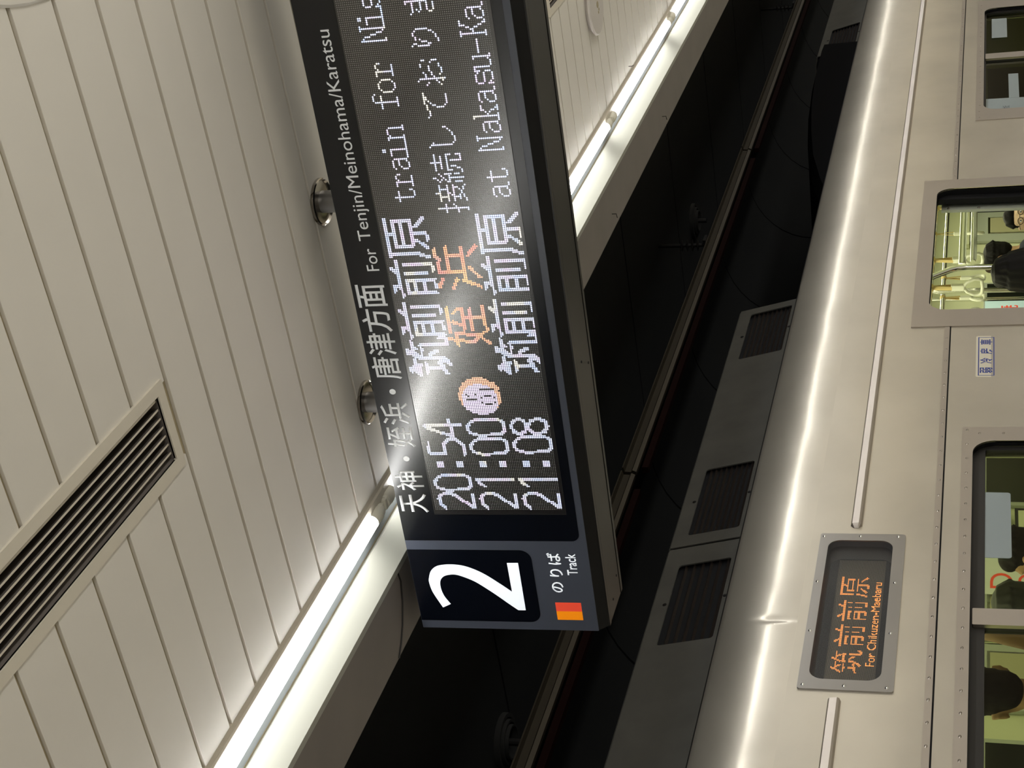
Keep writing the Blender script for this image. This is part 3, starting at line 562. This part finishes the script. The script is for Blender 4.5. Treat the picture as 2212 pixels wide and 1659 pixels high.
# destination display
dsp = side('display_frame', rrect(3.825, 4.692, .303, .607, .010), [DSP], 0, .006, M_frame)
for x, z in [(4.673,.593),(4.676,.462),(4.676,.328),(4.396,.593),(4.399,.327),(4.12,.592),(4.12,.327),(3.844,.589),(3.845,.458),(3.844,.324)]:
    MB().lathe([(0, .0105), (.004, .0095), (.0065, .006)], (x, z - .2, 0), 'z', 12).build('screw', M_chrome, dsp, 60)
def ring(name, outline, z0, z1, inset, m, cx, cz, parent=train):
    out = [(x, y - .2) for x, y in outline]; n = len(out); vs = [(x, y, z0) for x, y in out]
    vs += [(cx + (x - cx)*inset[0], cz - .2 + (y - (cz-.2))*inset[1], z1) for x, y in out]
    me = MB().add(vs, [(k, (k+1) % n, n+(k+1) % n, n+k) for k in range(n)]).mesh(name, 40)
    return link(name, me, m, parent, SF if parent is train else None)
ring('display_recess', DSP, .001, -.075, (.985, .96), mat('display_housing', (.09, .09, .095), .5), 4.26, .46, )
M_dmask = mat('display_mask', (.20, .17, .12), .5)
dboard = side('display_board', rrect(3.80, 4.72, .30, .62), [], -.078, .002, M_dark)
sb = MB()
for i in range(58): sb.box(3.925, 4.635, .3735 - .2 + .00288*i, .3735 - .2 + .00288*i + .0013, -.0755, -.0735)
link('board_slats', sb.mesh('board_slats'), M_dmask, dboard)['kind'] = 'stuff'
side('cover_glass', rrect(3.872, 4.652, .342, .578, .045), [], -.022, .002, M_matteglass)
def raster(txt, nx, ny, bold):
    me = fit_xy(text_mesh(txt, bold), 0, nx, 0, ny)
    me.calc_loop_triangles(); G_ = set()
    for t in me.loop_triangles:
        (ax, ay), (bx, by), (cx, cy) = [me.vertices[i].co.xy for i in t.vertices]
        d = (by-cy)*(ax-cx) + (cx-bx)*(ay-cy)
        if abs(d) < 1e-9: continue
        for i in range(max(0, int(min(ax, bx, cx) - .5)), int(max(ax, bx, cx) + .5) + 1):
            for j in range(max(0, int(min(ay, by, cy) - .5)), int(max(ay, by, cy) + .5) + 1):
                x, y = i + .5, j + .5
                l1 = ((by-cy)*(x-cx) + (cx-bx)*(y-cy))/d; l2 = ((cy-ay)*(x-cx) + (ax-cx)*(y-cy))/d
                if l1 >= -.01 and l2 >= -.01 and l1 + l2 <= 1.01: G_.add((i, j))
    return G_
dv, df = [], []
def ddot(x, z, r): 
    n0 = len(dv); dv.extend([(x + a*r, z - .2 + c*r, -.0730) for a, c in hexa]); df.append(tuple(range(n0, n0+6)))
for k, ch in enumerate('筑前前原'):
    for i, j in raster(ch, 22, 23, 0):
        if j in (10, 11): continue                    # dark rows of the display
        ddot(4.005 + k*.1375 + i*.0054, .4245 + j*.00435, .0019)
for i, j in raster('For Chikuzen-Maebaru', 104, 9, .0): ddot(4.043 + i*.00445, .382 + j*.0032, .0019)
me = bpy.data.meshes.new('lit_dots'); me.from_pydata(dv, [], df)
link('lit_dots', me, mat('amber_led', (.3, .1, .05), .5, emit=(1.0, .30, .06), es=2.4), dboard)['kind'] = 'stuff'
# door opening
ring('door_reveal', DOOR, .0015, -.062, (1, 1), M_black, 7.2, 0)
def X(mb, name, m, sm=None): return tp(name, mb, m, sm)
X(MB().box(7.872, 7.930, 3.332, 3.366, 0, zz(.283), .004), 'door_edge', M_black)
X(MB().box(7.895, 8.7, 3.340, 3.360, 0, zz(.283)), 'door_leaf', M_steel2)
jb = MB().box(7.845, 8.02, 3.385, 3.40, 0, zz(.262)); X(jb, 'door_jamb', M_intg)
for z in (.225, .07): MB().lathe([(0, -.006), (.006, -.005), (.008, 0)], (7.865 - 8, 3.385 - 4.7, zz(z)), 'y', 10).build('screw', M_steel2, train)
# windows
def window(Wn, x0, x1, z1, mull, sash):
    ring('window_rubber', Wn, .0015, -.022, (1, 1), M_black, (x0+x1)/2, -.35)
    m1, m2 = mull
    side('window_sash', rrect(x0, x1, -.8, z1, .03), [rrect(x0 + .03, m1, -.77, z1 - sash, .004), rrect(m2, x1 - .03, -.77, z1 - sash, .004)], -.045, .022, M_steeld)
    side('window_mullion', rrect(m1 - .0, m2, -.78, z1 - .008, .004), [], -.022, .014, M_steel2)
    gl = MB().box(x0 + .02, x1 - .02, -.98, z1 - .2 - .006, -.036, -.032)
    link('pane', gl.mesh('pane'), M_glass, train, SF)
window(W1, 2.90, 5.345, .076, (4.200, 4.288), .047)
window(W2, 9.13, 11.23, .050, (10.13, 10.235), .012)
# air conditioners on the roof
AC = Matrix.Translation((0, 3.63, zz(.962))) @ Matrix.Rotation(-.235, 4, 'X') @ SIDE_M
def ac_unit(x0, x1, louvres, lab):
    b = MB().prism([(3.655, zz(.93)), (3.655, zz(1.0)), (3.725, zz(1.285)), (3.78, zz(1.312)), (5.55, zz(1.312)), (5.75, zz(.95)), (5.75, zz(.90))], x0 + .004, x1 - .004)
    u = tp('air_conditioner', b, M_dark); u['label'] = lab
    holes = [rrect(a, c, .046, .046 + h, .014) for a, c, h, nn in louvres]
    me = solid(curve_mesh([rrect(x0, x1, 0, .338, .003)] + holes), .006)
    link('face_plate', me, M_gray, u, AC)
    tb = MB().prism([(3.705, zz(1.288)), (3.715, zz(1.300)), (3.80, zz(1.318)), (5.55, zz(1.318)), (5.55, zz(1.312)), (3.78, zz(1.305))], x0, x1); tb.build('top_cover', M_gray, u)
    for a, c, h, nn in louvres:
        for i in range(nn):
            y = .052 + (h - .008) * i / nn
            s_ = MB().add([(a-.01, y, -.030), (c+.01, y, -.030), (c+.01, y + .30*h/nn, -.004), (a-.01, y + .30*h/nn, -.004), (a-.01, y + .004, -.032), (c+.01, y + .004, -.032), (c+.01, y + .30*h/nn + .004, -.006), (a-.01, y + .30*h/nn + .004, -.006)],
                     [(0,3,2,1),(4,5,6,7),(0,1,5,4),(1,2,6,5),(2,3,7,6),(3,0,4,7)])
            s_.build('slat', M_slatd, u, M=AC)
        for sx in ((a+c)/2,):
            MB().lathe([(0, .009), (.008, .008), (.009, .005)], (sx, .036, 0), 'z', 10).build('bolt', M_steeld, u, M=AC)
            MB().lathe([(0, .009), (.008, .008), (.009, .005)], (sx, .060 + h, 0), 'z', 10).build('bolt', M_steeld, u, M=AC)
    u.matrix_basis = TI
    return u
M_slatd = mat('louvre_slat', (.035, .026, .021), .6)
ac_unit(2.4, 5.11, [(4.47, 4.985, .228, 6)], 'gray roof unit with one wide slatted louvre, nearest the frame edge')
ac_unit(5.125, 7.31, [(5.20, 5.715, .228, 9), (6.745, 7.245, .228, 9)], 'gray roof unit with two finely slatted louvres')
ac_unit(11.66, 15.2, [(11.75, 12.28, .228, 9), (14.2, 14.7, .228, 9)], 'far gray roof unit with a small slatted louvre')
hp = [(8.70, .96), (8.95, 1.02), (9.35, 1.10), (9.8, 1.155), (10.3, 1.20), (10.9, 1.232), (11.5, 1.24), (11.66, 1.235)]
vs = []; 
for x, z in hp:
    t_ = (x - 8.7) / 3.0
    vs += [(x, 3.60, zz(.93)), (x, 3.61 + .0*t_, zz(z)), (x, 3.72, zz(z + .03)), (x, 4.7, zz(z + .04)), (x, 5.6, zz(.93))]
n = 5
tp('roof_hood', MB().add(vs, [(i*n+k, i*n+(k+1) % n, (i+1)*n+(k+1) % n, (i+1)*n+k) for i in range(len(hp)-1) for k in range(n)] + [tuple(range(n)), tuple(range(n*(len(hp)-1), n*len(hp)))]), M_hood)
# saloon shell
IN1 = [rrect(6.45, 7.96, -1.6, .300), rrect(2.85, 5.38, -.85, .085), rrect(9.08, 11.28, -.85, .070)]
lin2 = side('inner_lining', [(-2.9, -1.60), (19.9, -1.60), (19.9, .64), (-2.9, .64)], IN1, -.100, .006, M_int)
X(MB().box(-3, 20, 3.40, 6.1, -.08, .005), 'saloon_floor', mat('saloon_floor_vinyl', (.30, .29, .22), .5))
X(MB().box(-3, 20, 3.40, 6.06, zz(.62), zz(.66)), 'saloon_ceiling', M_int)
X(MB().box(-3, 20, 6.02, 6.06, -.05, zz(.66)), 'far_side_panel', M_int)
for x0, x1 in ((-3.05, -3.0), (20.0, 20.05)): X(MB().box(x0, x1, 3.31, 6.06, -.05, zz(.66)), 'end_panel', M_int)
def fardoor(x):
    for s_ in (-1, 1):
        a, c = (x - .65, x - .006) if s_ < 0 else (x + .006, x + .65)
        d = X(MB().box(a, c, 5.985, 6.015, .01, zz(.20), .004), 'far_door_leaf', M_intg)
        MB().box(a + .14, c - .14, 5.978, 5.984, zz(-.75), zz(.04), .002).build('frame', M_chrome, d)
        MB().box(a + .16, c - .16, 5.974, 5.977, zz(-.73), zz(.02)).build('pane', M_int2, d)
    X(MB().box(x - .006, x + .006, 5.98, 6.01, .01, zz(.20)), 'door_seal', M_black)
    X(MB().box(x - .74, x + .74, 5.97, 6.018, zz(.20), zz(.27), .006), 'door_header', M_int)
fardoor(7.50); fardoor(13.80)
for x0, x1 in ((4.5, 6.62), (8.9, 12.3), (15.2, 18)):
    f = X(MB().box(x0, x1, 5.99, 6.018, zz(-.80), zz(.075), .006), 'far_window', M_intg)
    MB().box(x0 + .04, x1 - .04, 5.985, 5.989, zz(-.76), zz(.045)).build('pane', mat('night_glass', (.012, .014, .012), .12), f)
for y, l in ((4.02, 'near'), (5.12, 'far')): X(MB().tube([(-2.9, y, zz(.345)), (19.9, y, zz(.345))], .016, 14), 'strap_rail', M_chrome, 60)
for x in (2.2, 5.9, 8.0, 9.5, 12.6, 15):
    for y in (4.02, 5.12): X(MB().tube([(x, y, zz(.35)), (x, y, zz(.63))], .013, 10), 'rail_hanger', M_chrome, 60)
X(MB().tube([(7.925, 3.75, zz(.160)), (12.5, 3.75, zz(.160))], .020, 20), 'rack_rail', M_chrome, 60)
X(MB().tube([(8.27, 3.90, zz(.107)), (12.5, 3.90, zz(.107))], .0165, 20), 'rack_rail', M_chrome, 60)
cp = [(7.78, 3.75, zz(.320)), (7.80, 3.75, zz(.300)), (7.83, 3.75, zz(.265)), (7.865, 3.75, zz(.225)), (7.885, 3.75, zz(.185)), (7.893, 3.75, zz(.13)), (7.893, 3.75, zz(-.2)), (7.893, 3.75, zz(-.9))]
X(MB().tube(cp, .0165, 18), 'grab_pole', M_chrome, 60)
for x, y in ((8.72, 4.3), (11.2, 5.6), (5.73, 4.6)): X(MB().tube([(x, y, .01), (x, y, zz(.62))], .016, 16), 'grab_pole', M_chrome, 60)
X(MB().box(8.02, 8.06, 3.40, 3.78, .3, .95, .006), 'seat_end_panel', M_int)
X(MB().box(8.1, 12.4, 3.42, 3.80, zz(.085), zz(.098)), 'luggage_rack', M_intg)
for x0, x1 in ((8.1, 12.4), (2.2, 6.1)): X(MB().box(x0, x1, 5.45, 5.98, .38, .47, .03).box(x0, x1, 5.86, 5.98, .47, .9, .03), 'far_seat', M_cloth2)

# straps
belt = MB().add([(-.016, -.002, 0), (.016, -.002, 0), (.016, .002, 0), (-.016, .002, 0), (-.013, -.012, -.115), (.013, -.012, -.115), (.013, -.008, -.115), (-.013, -.008, -.115)], [(0,1,5,4),(2,3,7,6),(1,2,6,5),(3,0,4,7),(4,5,6,7)])
belt.add([(-.016, -.002, 0), (.016, -.002, 0), (.016, .002, 0), (-.016, .002, 0), (-.013, .008, -.115), (.013, .008, -.115), (.013, .012, -.115), (-.013, .012, -.115)], [(0,1,5,4),(2,3,7,6),(1,2,6,5),(3,0,4,7),(4,5,6,7)])
belt.tube([(-.018, 0, .006), (.018, 0, .006)], .020, 12)
bme = belt.mesh('belt'); bme.materials.append(M_belt)
gme = MB().box(-.021, .021, -.012, .012, -.185, -.110, .005).mesh('grip_plate'); gme.materials.append(M_strap)
rp = [(-.006, 0, -.180), (-.035, 0, -.198), (-.058, 0, -.235), (-.060, 0, -.262), (-.048, 0, -.280), (0, 0, -.284), (.048, 0, -.280), (.060, 0, -.262), (.058, 0, -.235), (.035, 0, -.198), (.006, 0, -.180)]
rme = MB().tube(rp, .0095, 12).mesh('ring', 60); rme.materials.append(M_strap)
for x, y, a, lab in ((8.95, 4.02, 25, 'white ring strap seen highest in the photo through the open train door'), (8.57, 4.02, 60, 'white ring strap just right of the vertical grab pole inside the open door'), (10.60, 5.12, 10, 'farther white ring strap hanging just below the curved pole end in the door'),
                     (8.20, 4.02, 75, 'large white ring strap in the middle of the row inside the open door'), (10.27, 5.12, 5, 'farther white ring strap hanging between two nearer ones in the door'), (7.81, 4.02, 85, 'white ring strap held by a hand at the near side of the open door'),
                     (9.35, 4.02, 40, 'white ring strap hidden behind the far edge of the open door')):
    t = tag(empty('hand_strap', (x, y, zz(.339))), lab, 'hand strap', 'ring straps hanging in the train'); t.rotation_euler = (0, 0, R(a))
    link('belt', bme, None, t); link('grip_plate', gme, None, t); link('ring', rme, None, t)

# stickers and posters
def flat(name, x0, x1, z0, z1, y, m, r=.006, t=.0015, parent=None):
    me = solid(curve_mesh([rrect(0, x1-x0, 0, z1-z0, r)]), t)
    return link(name, me, m, parent, Matrix.Translation((x0, y, zz(z0))) @ SIDE_M)
def put_text(o, txt, x0, x1, y0, y1, m, bold=0, z=.0017):
    me = fit_xy(text_mesh(txt, bold), x0, x1, y0, y1)
    for v in me.vertices: v.co.z += z
    return link('lettering', me, m, o)
s_ = tag(flat('sticker', 5.862, 6.232, -.0155, .0700, 3.2985, M_ivory, .010, .0012), 'small ivory sticker with four blue characters between train window and door', 'sticker')
me = curve_mesh([rrect(.012, .358, .009, .0765), rrect(.016, .354, .0135, .072)]); me.transform(Matrix.Translation((0, 0, .0014))); link('border', me, M_blue, s_)
for k, ch in enumerate('弱冷房車'): put_text(s_, ch, .032 + k*.085, .032 + k*.085 + .050, .017, .069, M_blue, .02)
tag(flat('sticker', 4.602, 5.020, -.062, .0345, 3.3240, M_stk, .012), 'frosted gray blue sticker with rounded corners at the top of the nearer train window', 'sticker')
tag(flat('sticker', 10.62, 11.06, -.098, .002, 3.3240, M_stk, .002), 'square pale gray sticker in the upper pane of the far train window', 'sticker')
tag(flat('sticker', 9.40, 9.85, -.158, -.098, 3.3240, M_stk, .002), 'pale gray sheet in the lower pane of the far train window', 'sticker')
o = tag(flat('poster', 9.16, 9.40, -.30, .036, 3.3250, M_stk, .002), 'gray notice with dark writing along the near edge of the far train window', 'poster')
put_text(o, 'ﾄﾞｱ付近', .02, .10, .20, .24, M_dark, 0)
o = tag(flat('poster', 11.42, 11.90, -.32, .062, 5.95, mat('poster_cyan_glow', (.50, .66, .66), .6, emit=(.55, .8, .82), es=.25)), 'pale blue poster with dark red brush writing beside the hand in the door', 'poster')  # printed sheet with a little glow put into its material
put_text(o, '焼', .18, .36, .12, .27, M_red, .01)
o = tag(flat('poster', 7.86, 8.30, -.40, .055, 5.95, M_paper), 'white poster with a large red letter D behind the frosted sticker window', 'poster')
put_text(o, 'D', .06, .22, .285, .42, M_red, .0); put_text(o, 'O', .06, .22, .12, .255, M_red, .0)
o = tag(flat('poster', 8.36, 8.80, -.10, .052, 5.95, M_paper), 'small notice with a dull red bar and fine gray writing on the saloon wall', 'poster')
me = solid(curve_mesh([rrect(.05, .36, .105, .135, .004)]), .0016); link('bar', me, M_redins, o)
for i in range(3): put_text(o, '........ ..... ...', .06, .36, .03 + .022*i, .040 + .022*i, M_dark)
o = tag(flat('poster', 8.36, 8.80, -.42, -.135, 5.95, M_int), 'framed beige notice on the saloon wall under the red barred one', 'poster')
me = solid(curve_mesh([rrect(0, .44, 0, .285), rrect(.02, .42, .02, .265)]), .004); link('frame', me, M_steeld, o)

# ================================================================== PEOPLE IN THE TRAIN
def sphere(bm, c, r, M=None, seg=16):
    s_ = bmesh.ops.create_uvsphere(bm, u_segments=seg, v_segments=seg//2+2, radius=1)
    for v in s_['verts']: v.co = Vector(c) + Vector((v.co.x*r[0], v.co.y*r[1], v.co.z*r[2]))
def limb(mb, pts, rr): mb.tube(pts, 0, 14, True, rr)
def remesh(name, mb, vox, m, parent, M=None):
    me0 = mb.mesh(name); o = bpy.data.objects.new(name, me0); C.objects.link(o)
    md = o.modifiers.new('r', 'REMESH'); md.mode = 'VOXEL'; md.voxel_size = vox; md.use_smooth_shade = True
    s2 = o.modifiers.new('s', 'SMOOTH'); s2.iterations = 3; s2.factor = .5
    me = bpy.data.meshes.new_from_object(o.evaluated_get(bpy.context.evaluated_depsgraph_get()))
    bpy.data.objects.remove(o); me.name = name; me.materials.clear(); me.materials.append(m)
    q = link(name, me, None, parent, M); return q
def ell(mb, c, r, n=14):
    vs = []; fs = []
    for i in range(n//2+1):
        a = math.pi*i/(n//2)
        for k in range(n):
            p = 2*math.pi*k/n; vs.append((c[0]+r[0]*math.sin(a)*math.cos(p), c[1]+r[1]*math.sin(a)*math.sin(p), c[2]+r[2]*math.cos(a)))
    for i in range(n//2):
        for k in range(n): fs.append((i*n+k, (i+1)*n+k, (i+1)*n+(k+1) % n, i*n+(k+1) % n))
    mb.add(vs, fs)
def hand(mb, wrist, d, side):
    "palm and five curled fingers, d = direction from wrist to palm"
    d = Vector(d).normalized(); up = Vector((0, 0, 1)) if abs(d.z) < .8 else Vector((0, 1, 0))
    a = d.cross(up).normalized(); c = a.cross(d)
    w_ = Vector(wrist)
    for k in (-1.5, -.5, .5, 1.5):
        b0 = w_ + a*k*.012; limb(mb, [b0, b0 + a*k*.006 + d*.05, b0 + a*k*.007 + d*.09], [.014, .014, .011])
        L = {-1.5: .055, -.5: .072, .5: .078, 1.5: .068}[k]
        f0 = b0 + a*k*.007 + d*.085
        limb(mb, [f0, f0 + d*L*.45 - c*.006, f0 + d*L*.62 - c*.032, f0 + d*L*.35 - c*.052], [.0098, .009, .0085, .0072])
    t0 = w_ + a*side*.024 + d*.022
    limb(mb, [t0, t0 + a*side*.020 + d*.025 - c*.012, t0 + a*side*.016 + d*.050 - c*.030], [.013, .011, .009])
def person(label, x, y, top, yaw, hairm, skinm, clothm, arm=None, long_hair=False, glasses=False, tilt=0, trousers=M_cloth2):
    H = top / 1.0; k = H / 1.70
    t = tag(empty('person', (x, y, 0.006)), label, 'person'); t.rotation_euler = (0, 0, yaw)
    hz = H - .115                       # centre of the head; faces +X of its own frame
    b = MB()
    ell(b, (.0, 0, hz + .010), (.097, .076, .108)); ell(b, (.030, 0, hz - .045), (.062, .054, .066))
    ell(b, (.066, 0, hz - .085), (.030, .030, .026))                                       # chin
    limb(b, [(.086, 0, hz + .02), (.110, 0, hz - .022), (.098, 0, hz - .030)], [.007, .012, .010])   # nose
    limb(b, [(.088, -.022, hz - .058), (.096, 0, hz - .057), (.088, .022, hz - .058)], [.005, .008, .005])  # lips
    for s_ in (-1, 1):
        limb(b, [(.082, s_*.014, hz + .020), (.090, s_*.032, hz + .024), (.078, s_*.052, hz + .018)], [.006, .008, .006])   # brow
        ell(b, (-.004, s_*.083, hz - .014), (.021, .009, .033), 12)                            # ear
        limb(b, [(-.012, s_*.086, hz - .040), (-.022, s_*.094, hz - .010), (-.010, s_*.096, hz + .016), (.010, s_*.088, hz + .008)], [.005, .006, .006, .004])
    limb(b, [(-.012, 0, hz - .05), (-.02, 0, hz - .135), (-.03, 0, hz - .19)], [.054, .052, .068])     # neck
    sh = hz - .205
    limb(b, [(-.02, -.17, sh - .02), (-.02, 0, sh), (-.02, .17, sh - .02)], [.050, .070, .050])
    rings = [(sh - .03, .095, .155), (sh - .15, .108, .160), (sh - .32, .098, .140), (sh - .45, .105, .150), (sh - .56, .110, .160)]
    for i in range(len(rings)-1):
        for f in (0, .5):
            z = rings[i][0]*(1-f) + rings[i+1][0]*f; rx = rings[i][1]*(1-f) + rings[i+1][1]*f; ry = rings[i][2]*(1-f) + rings[i+1][2]*f
            ell(b, (-.02, 0, z), (rx, ry, .10))
    hip = sh - .56; ft = .0
    for s_ in (-1, 1):
        limb(b, [(-.02, s_*.085, hip + .02), (-.005, s_*.09, hip*.52), (-.025, s_*.09, .09)], [.088, .058, .040])
        limb(b, [(-.05, s_*.09, .045), (.03, s_*.095, .04), (.15, s_*.105, .028)], [.040, .040, .028])
    cl = MB()
    limb(cl, [(-.02, -.165, sh - .02), (-.02, 0, sh - .005), (-.02, .165, sh - .02)], [.064, .080, .064])
    for z, rx, ry in rings: ell(cl, (-.02, 0, z), (rx + .018, ry + .016, .11))
    for s_ in (-1, 1):
        S0 = Vector((-.02, s_*.185, sh - .025))
        if arm and s_ == arm[0]: E, Wp = Vector(arm[1]), Vector(arm[2])
        else: E, Wp = Vector((-.03, s_*.235, sh - .31)), Vector((.06, s_*.23, sh - .55))
        limb(b, [S0, (S0+E)/2, E], [.052, .047, .039]); limb(b, [E, (E+Wp)/2, Wp], [.040, .034, .026])
        limb(cl, [S0, (S0+E)/2, E] if not (arm and s_ == arm[0] and arm[3]) else [S0, S0 + (E-S0)*.2, S0 + (E-S0)*.35], [.064, .058, .056])
        if not (arm and s_ == arm[0] and arm[3]): limb(cl, [E, (E+Wp)/2, Wp], [.052, .046, .038])
        hand(b, Wp, Wp - E, -s_)
    body = remesh('body', b, .0075, skinm, t)
    remesh('shirt', cl, .014, clothm, t)
    tr = MB(); ell(tr, (-.02, 0, hip + .03), (.125, .172, .13))
    for s_ in (-1, 1): limb(tr, [(-.02, s_*.085, hip + .02), (-.005, s_*.09, hip*.52), (-.025, s_*.09, .10)], [.10, .075, .062])
    remesh('trousers', tr, .016, trousers, t)
    sh_ = MB()
    for s_ in (-1, 1): limb(sh_, [(-.06, s_*.09, .045), (.03, s_*.095, .042), (.155, s_*.105, .032)], [.046, .045, .034])
    remesh('shoes', sh_, .012, M_cloth, t)
    hb = MB(); ell(hb, (-.018, 0, hz + .028), (.096, .085, .098)); ell(hb, (.035, 0, hz + .070), (.060, .066, .050)); ell(hb, (-.045, 0, hz - .02), (.064, .073, .075))
    for i in range(16):
        a = R(i * 22.5); limb(hb, [(-.02 + .05*math.cos(a), .05*math.sin(a), hz + .10), (-.02 + .098*math.cos(a), .086*math.sin(a), hz + .045)], [.016, .010])
    if long_hair:
        for i in range(9):
            a = R(70 + i * 27.5); x_, y_ = math.cos(a), math.sin(a)
            limb(hb, [(-.02 + .08*x_, .075*y_, hz + .03), (-.035 + .095*x_, .095*y_, hz - .08), (-.05 + .10*x_, .12*y_, hz - .21), (-.06 + .09*x_, .13*y_, hz - .34)], [.030, .032, .032, .018])
    remesh('hair', hb, .008, hairm, t)
    for s_ in (-1, 1):
        e = MB(); ell(e, (.0815, s_*.031, hz + .003), (.0105, .0125, .0075), 12); e.build('eye', M_letter, t, 60)
        e = MB(); ell(e, (.0905, s_*.031, hz + .003), (.003, .0052, .0052), 10); e.build('iris', M_hair, t, 60)
    if glasses:
        g_ = MB()
        for s_ in (-1, 1):
            g_.tube([(.112, s_*.034 + .024*math.cos(R(a)), hz + .004 + .019*math.sin(R(a))) for a in range(0, 361, 20)], .0022, 8)
            g_.tube([(.112, s_*.058, hz + .010), (.10, s_*.082, hz + .010), (-.005, s_*.092, hz + .004)], .002, 8)
        g_.tube([(.112, -.010, hz + .008), (.115, 0, hz + .012), (.112, .010, hz + .008)], .002, 8)
        g_.build('glasses', M_dark, t, 60)
    return t
D = EYE
person('person with long black hair and black clothes filling the open train door', 7.62, 3.66, D - .004, R(55), M_hair, M_skin, M_cloth, long_hair=True, trousers=M_cloth)
person('person in a dark gray top standing just behind the long haired one', 8.80, 4.20, D - .045, R(40), M_hair, M_skinl, M_cloth3)
person('person wearing dark rimmed glasses at the far edge of the open door', 10.55, 4.62, D - .085, R(205), M_hair, M_skinl, M_cloth, glasses=True)
person('person seen small beyond the ring straps with one ear showing', 11.15, 5.20, D + .055, R(95), M_hair, M_skin, M_cloth2)
person('person with brown hair farthest away in the train door', 12.0, 5.66, D + .06, R(150), M_hairb, M_skinl, M_cloth3)
person('person whose raised hand grips the ring strap at the near side of the door', 7.33, 3.92, D + .02, R(20), M_hair, M_skin, M_cloth2,
       arm=(-1, (.274, -.036, D - .24), (.40, .02, D - .06), True))
person('person with short black hair and a bare raised arm in the nearer train window', 4.365, 3.74, D + .098, R(58), M_hair, M_skin, M_cloth2,
       arm=(-1, (.023, -.263, D + .10), (-.05, -.16, D + .27), True))
person('person with a dark round head right of the frosted sticker in the train window', 5.66, 4.05, D - .028, R(100), M_hair, M_skin, M_cloth)
person('person with dark gray hair showing just above the window mullion', 5.03, 3.86, D - .005, R(75), mat('gray_hair', (.05, .055, .06), .6), M_skin, M_cloth3)
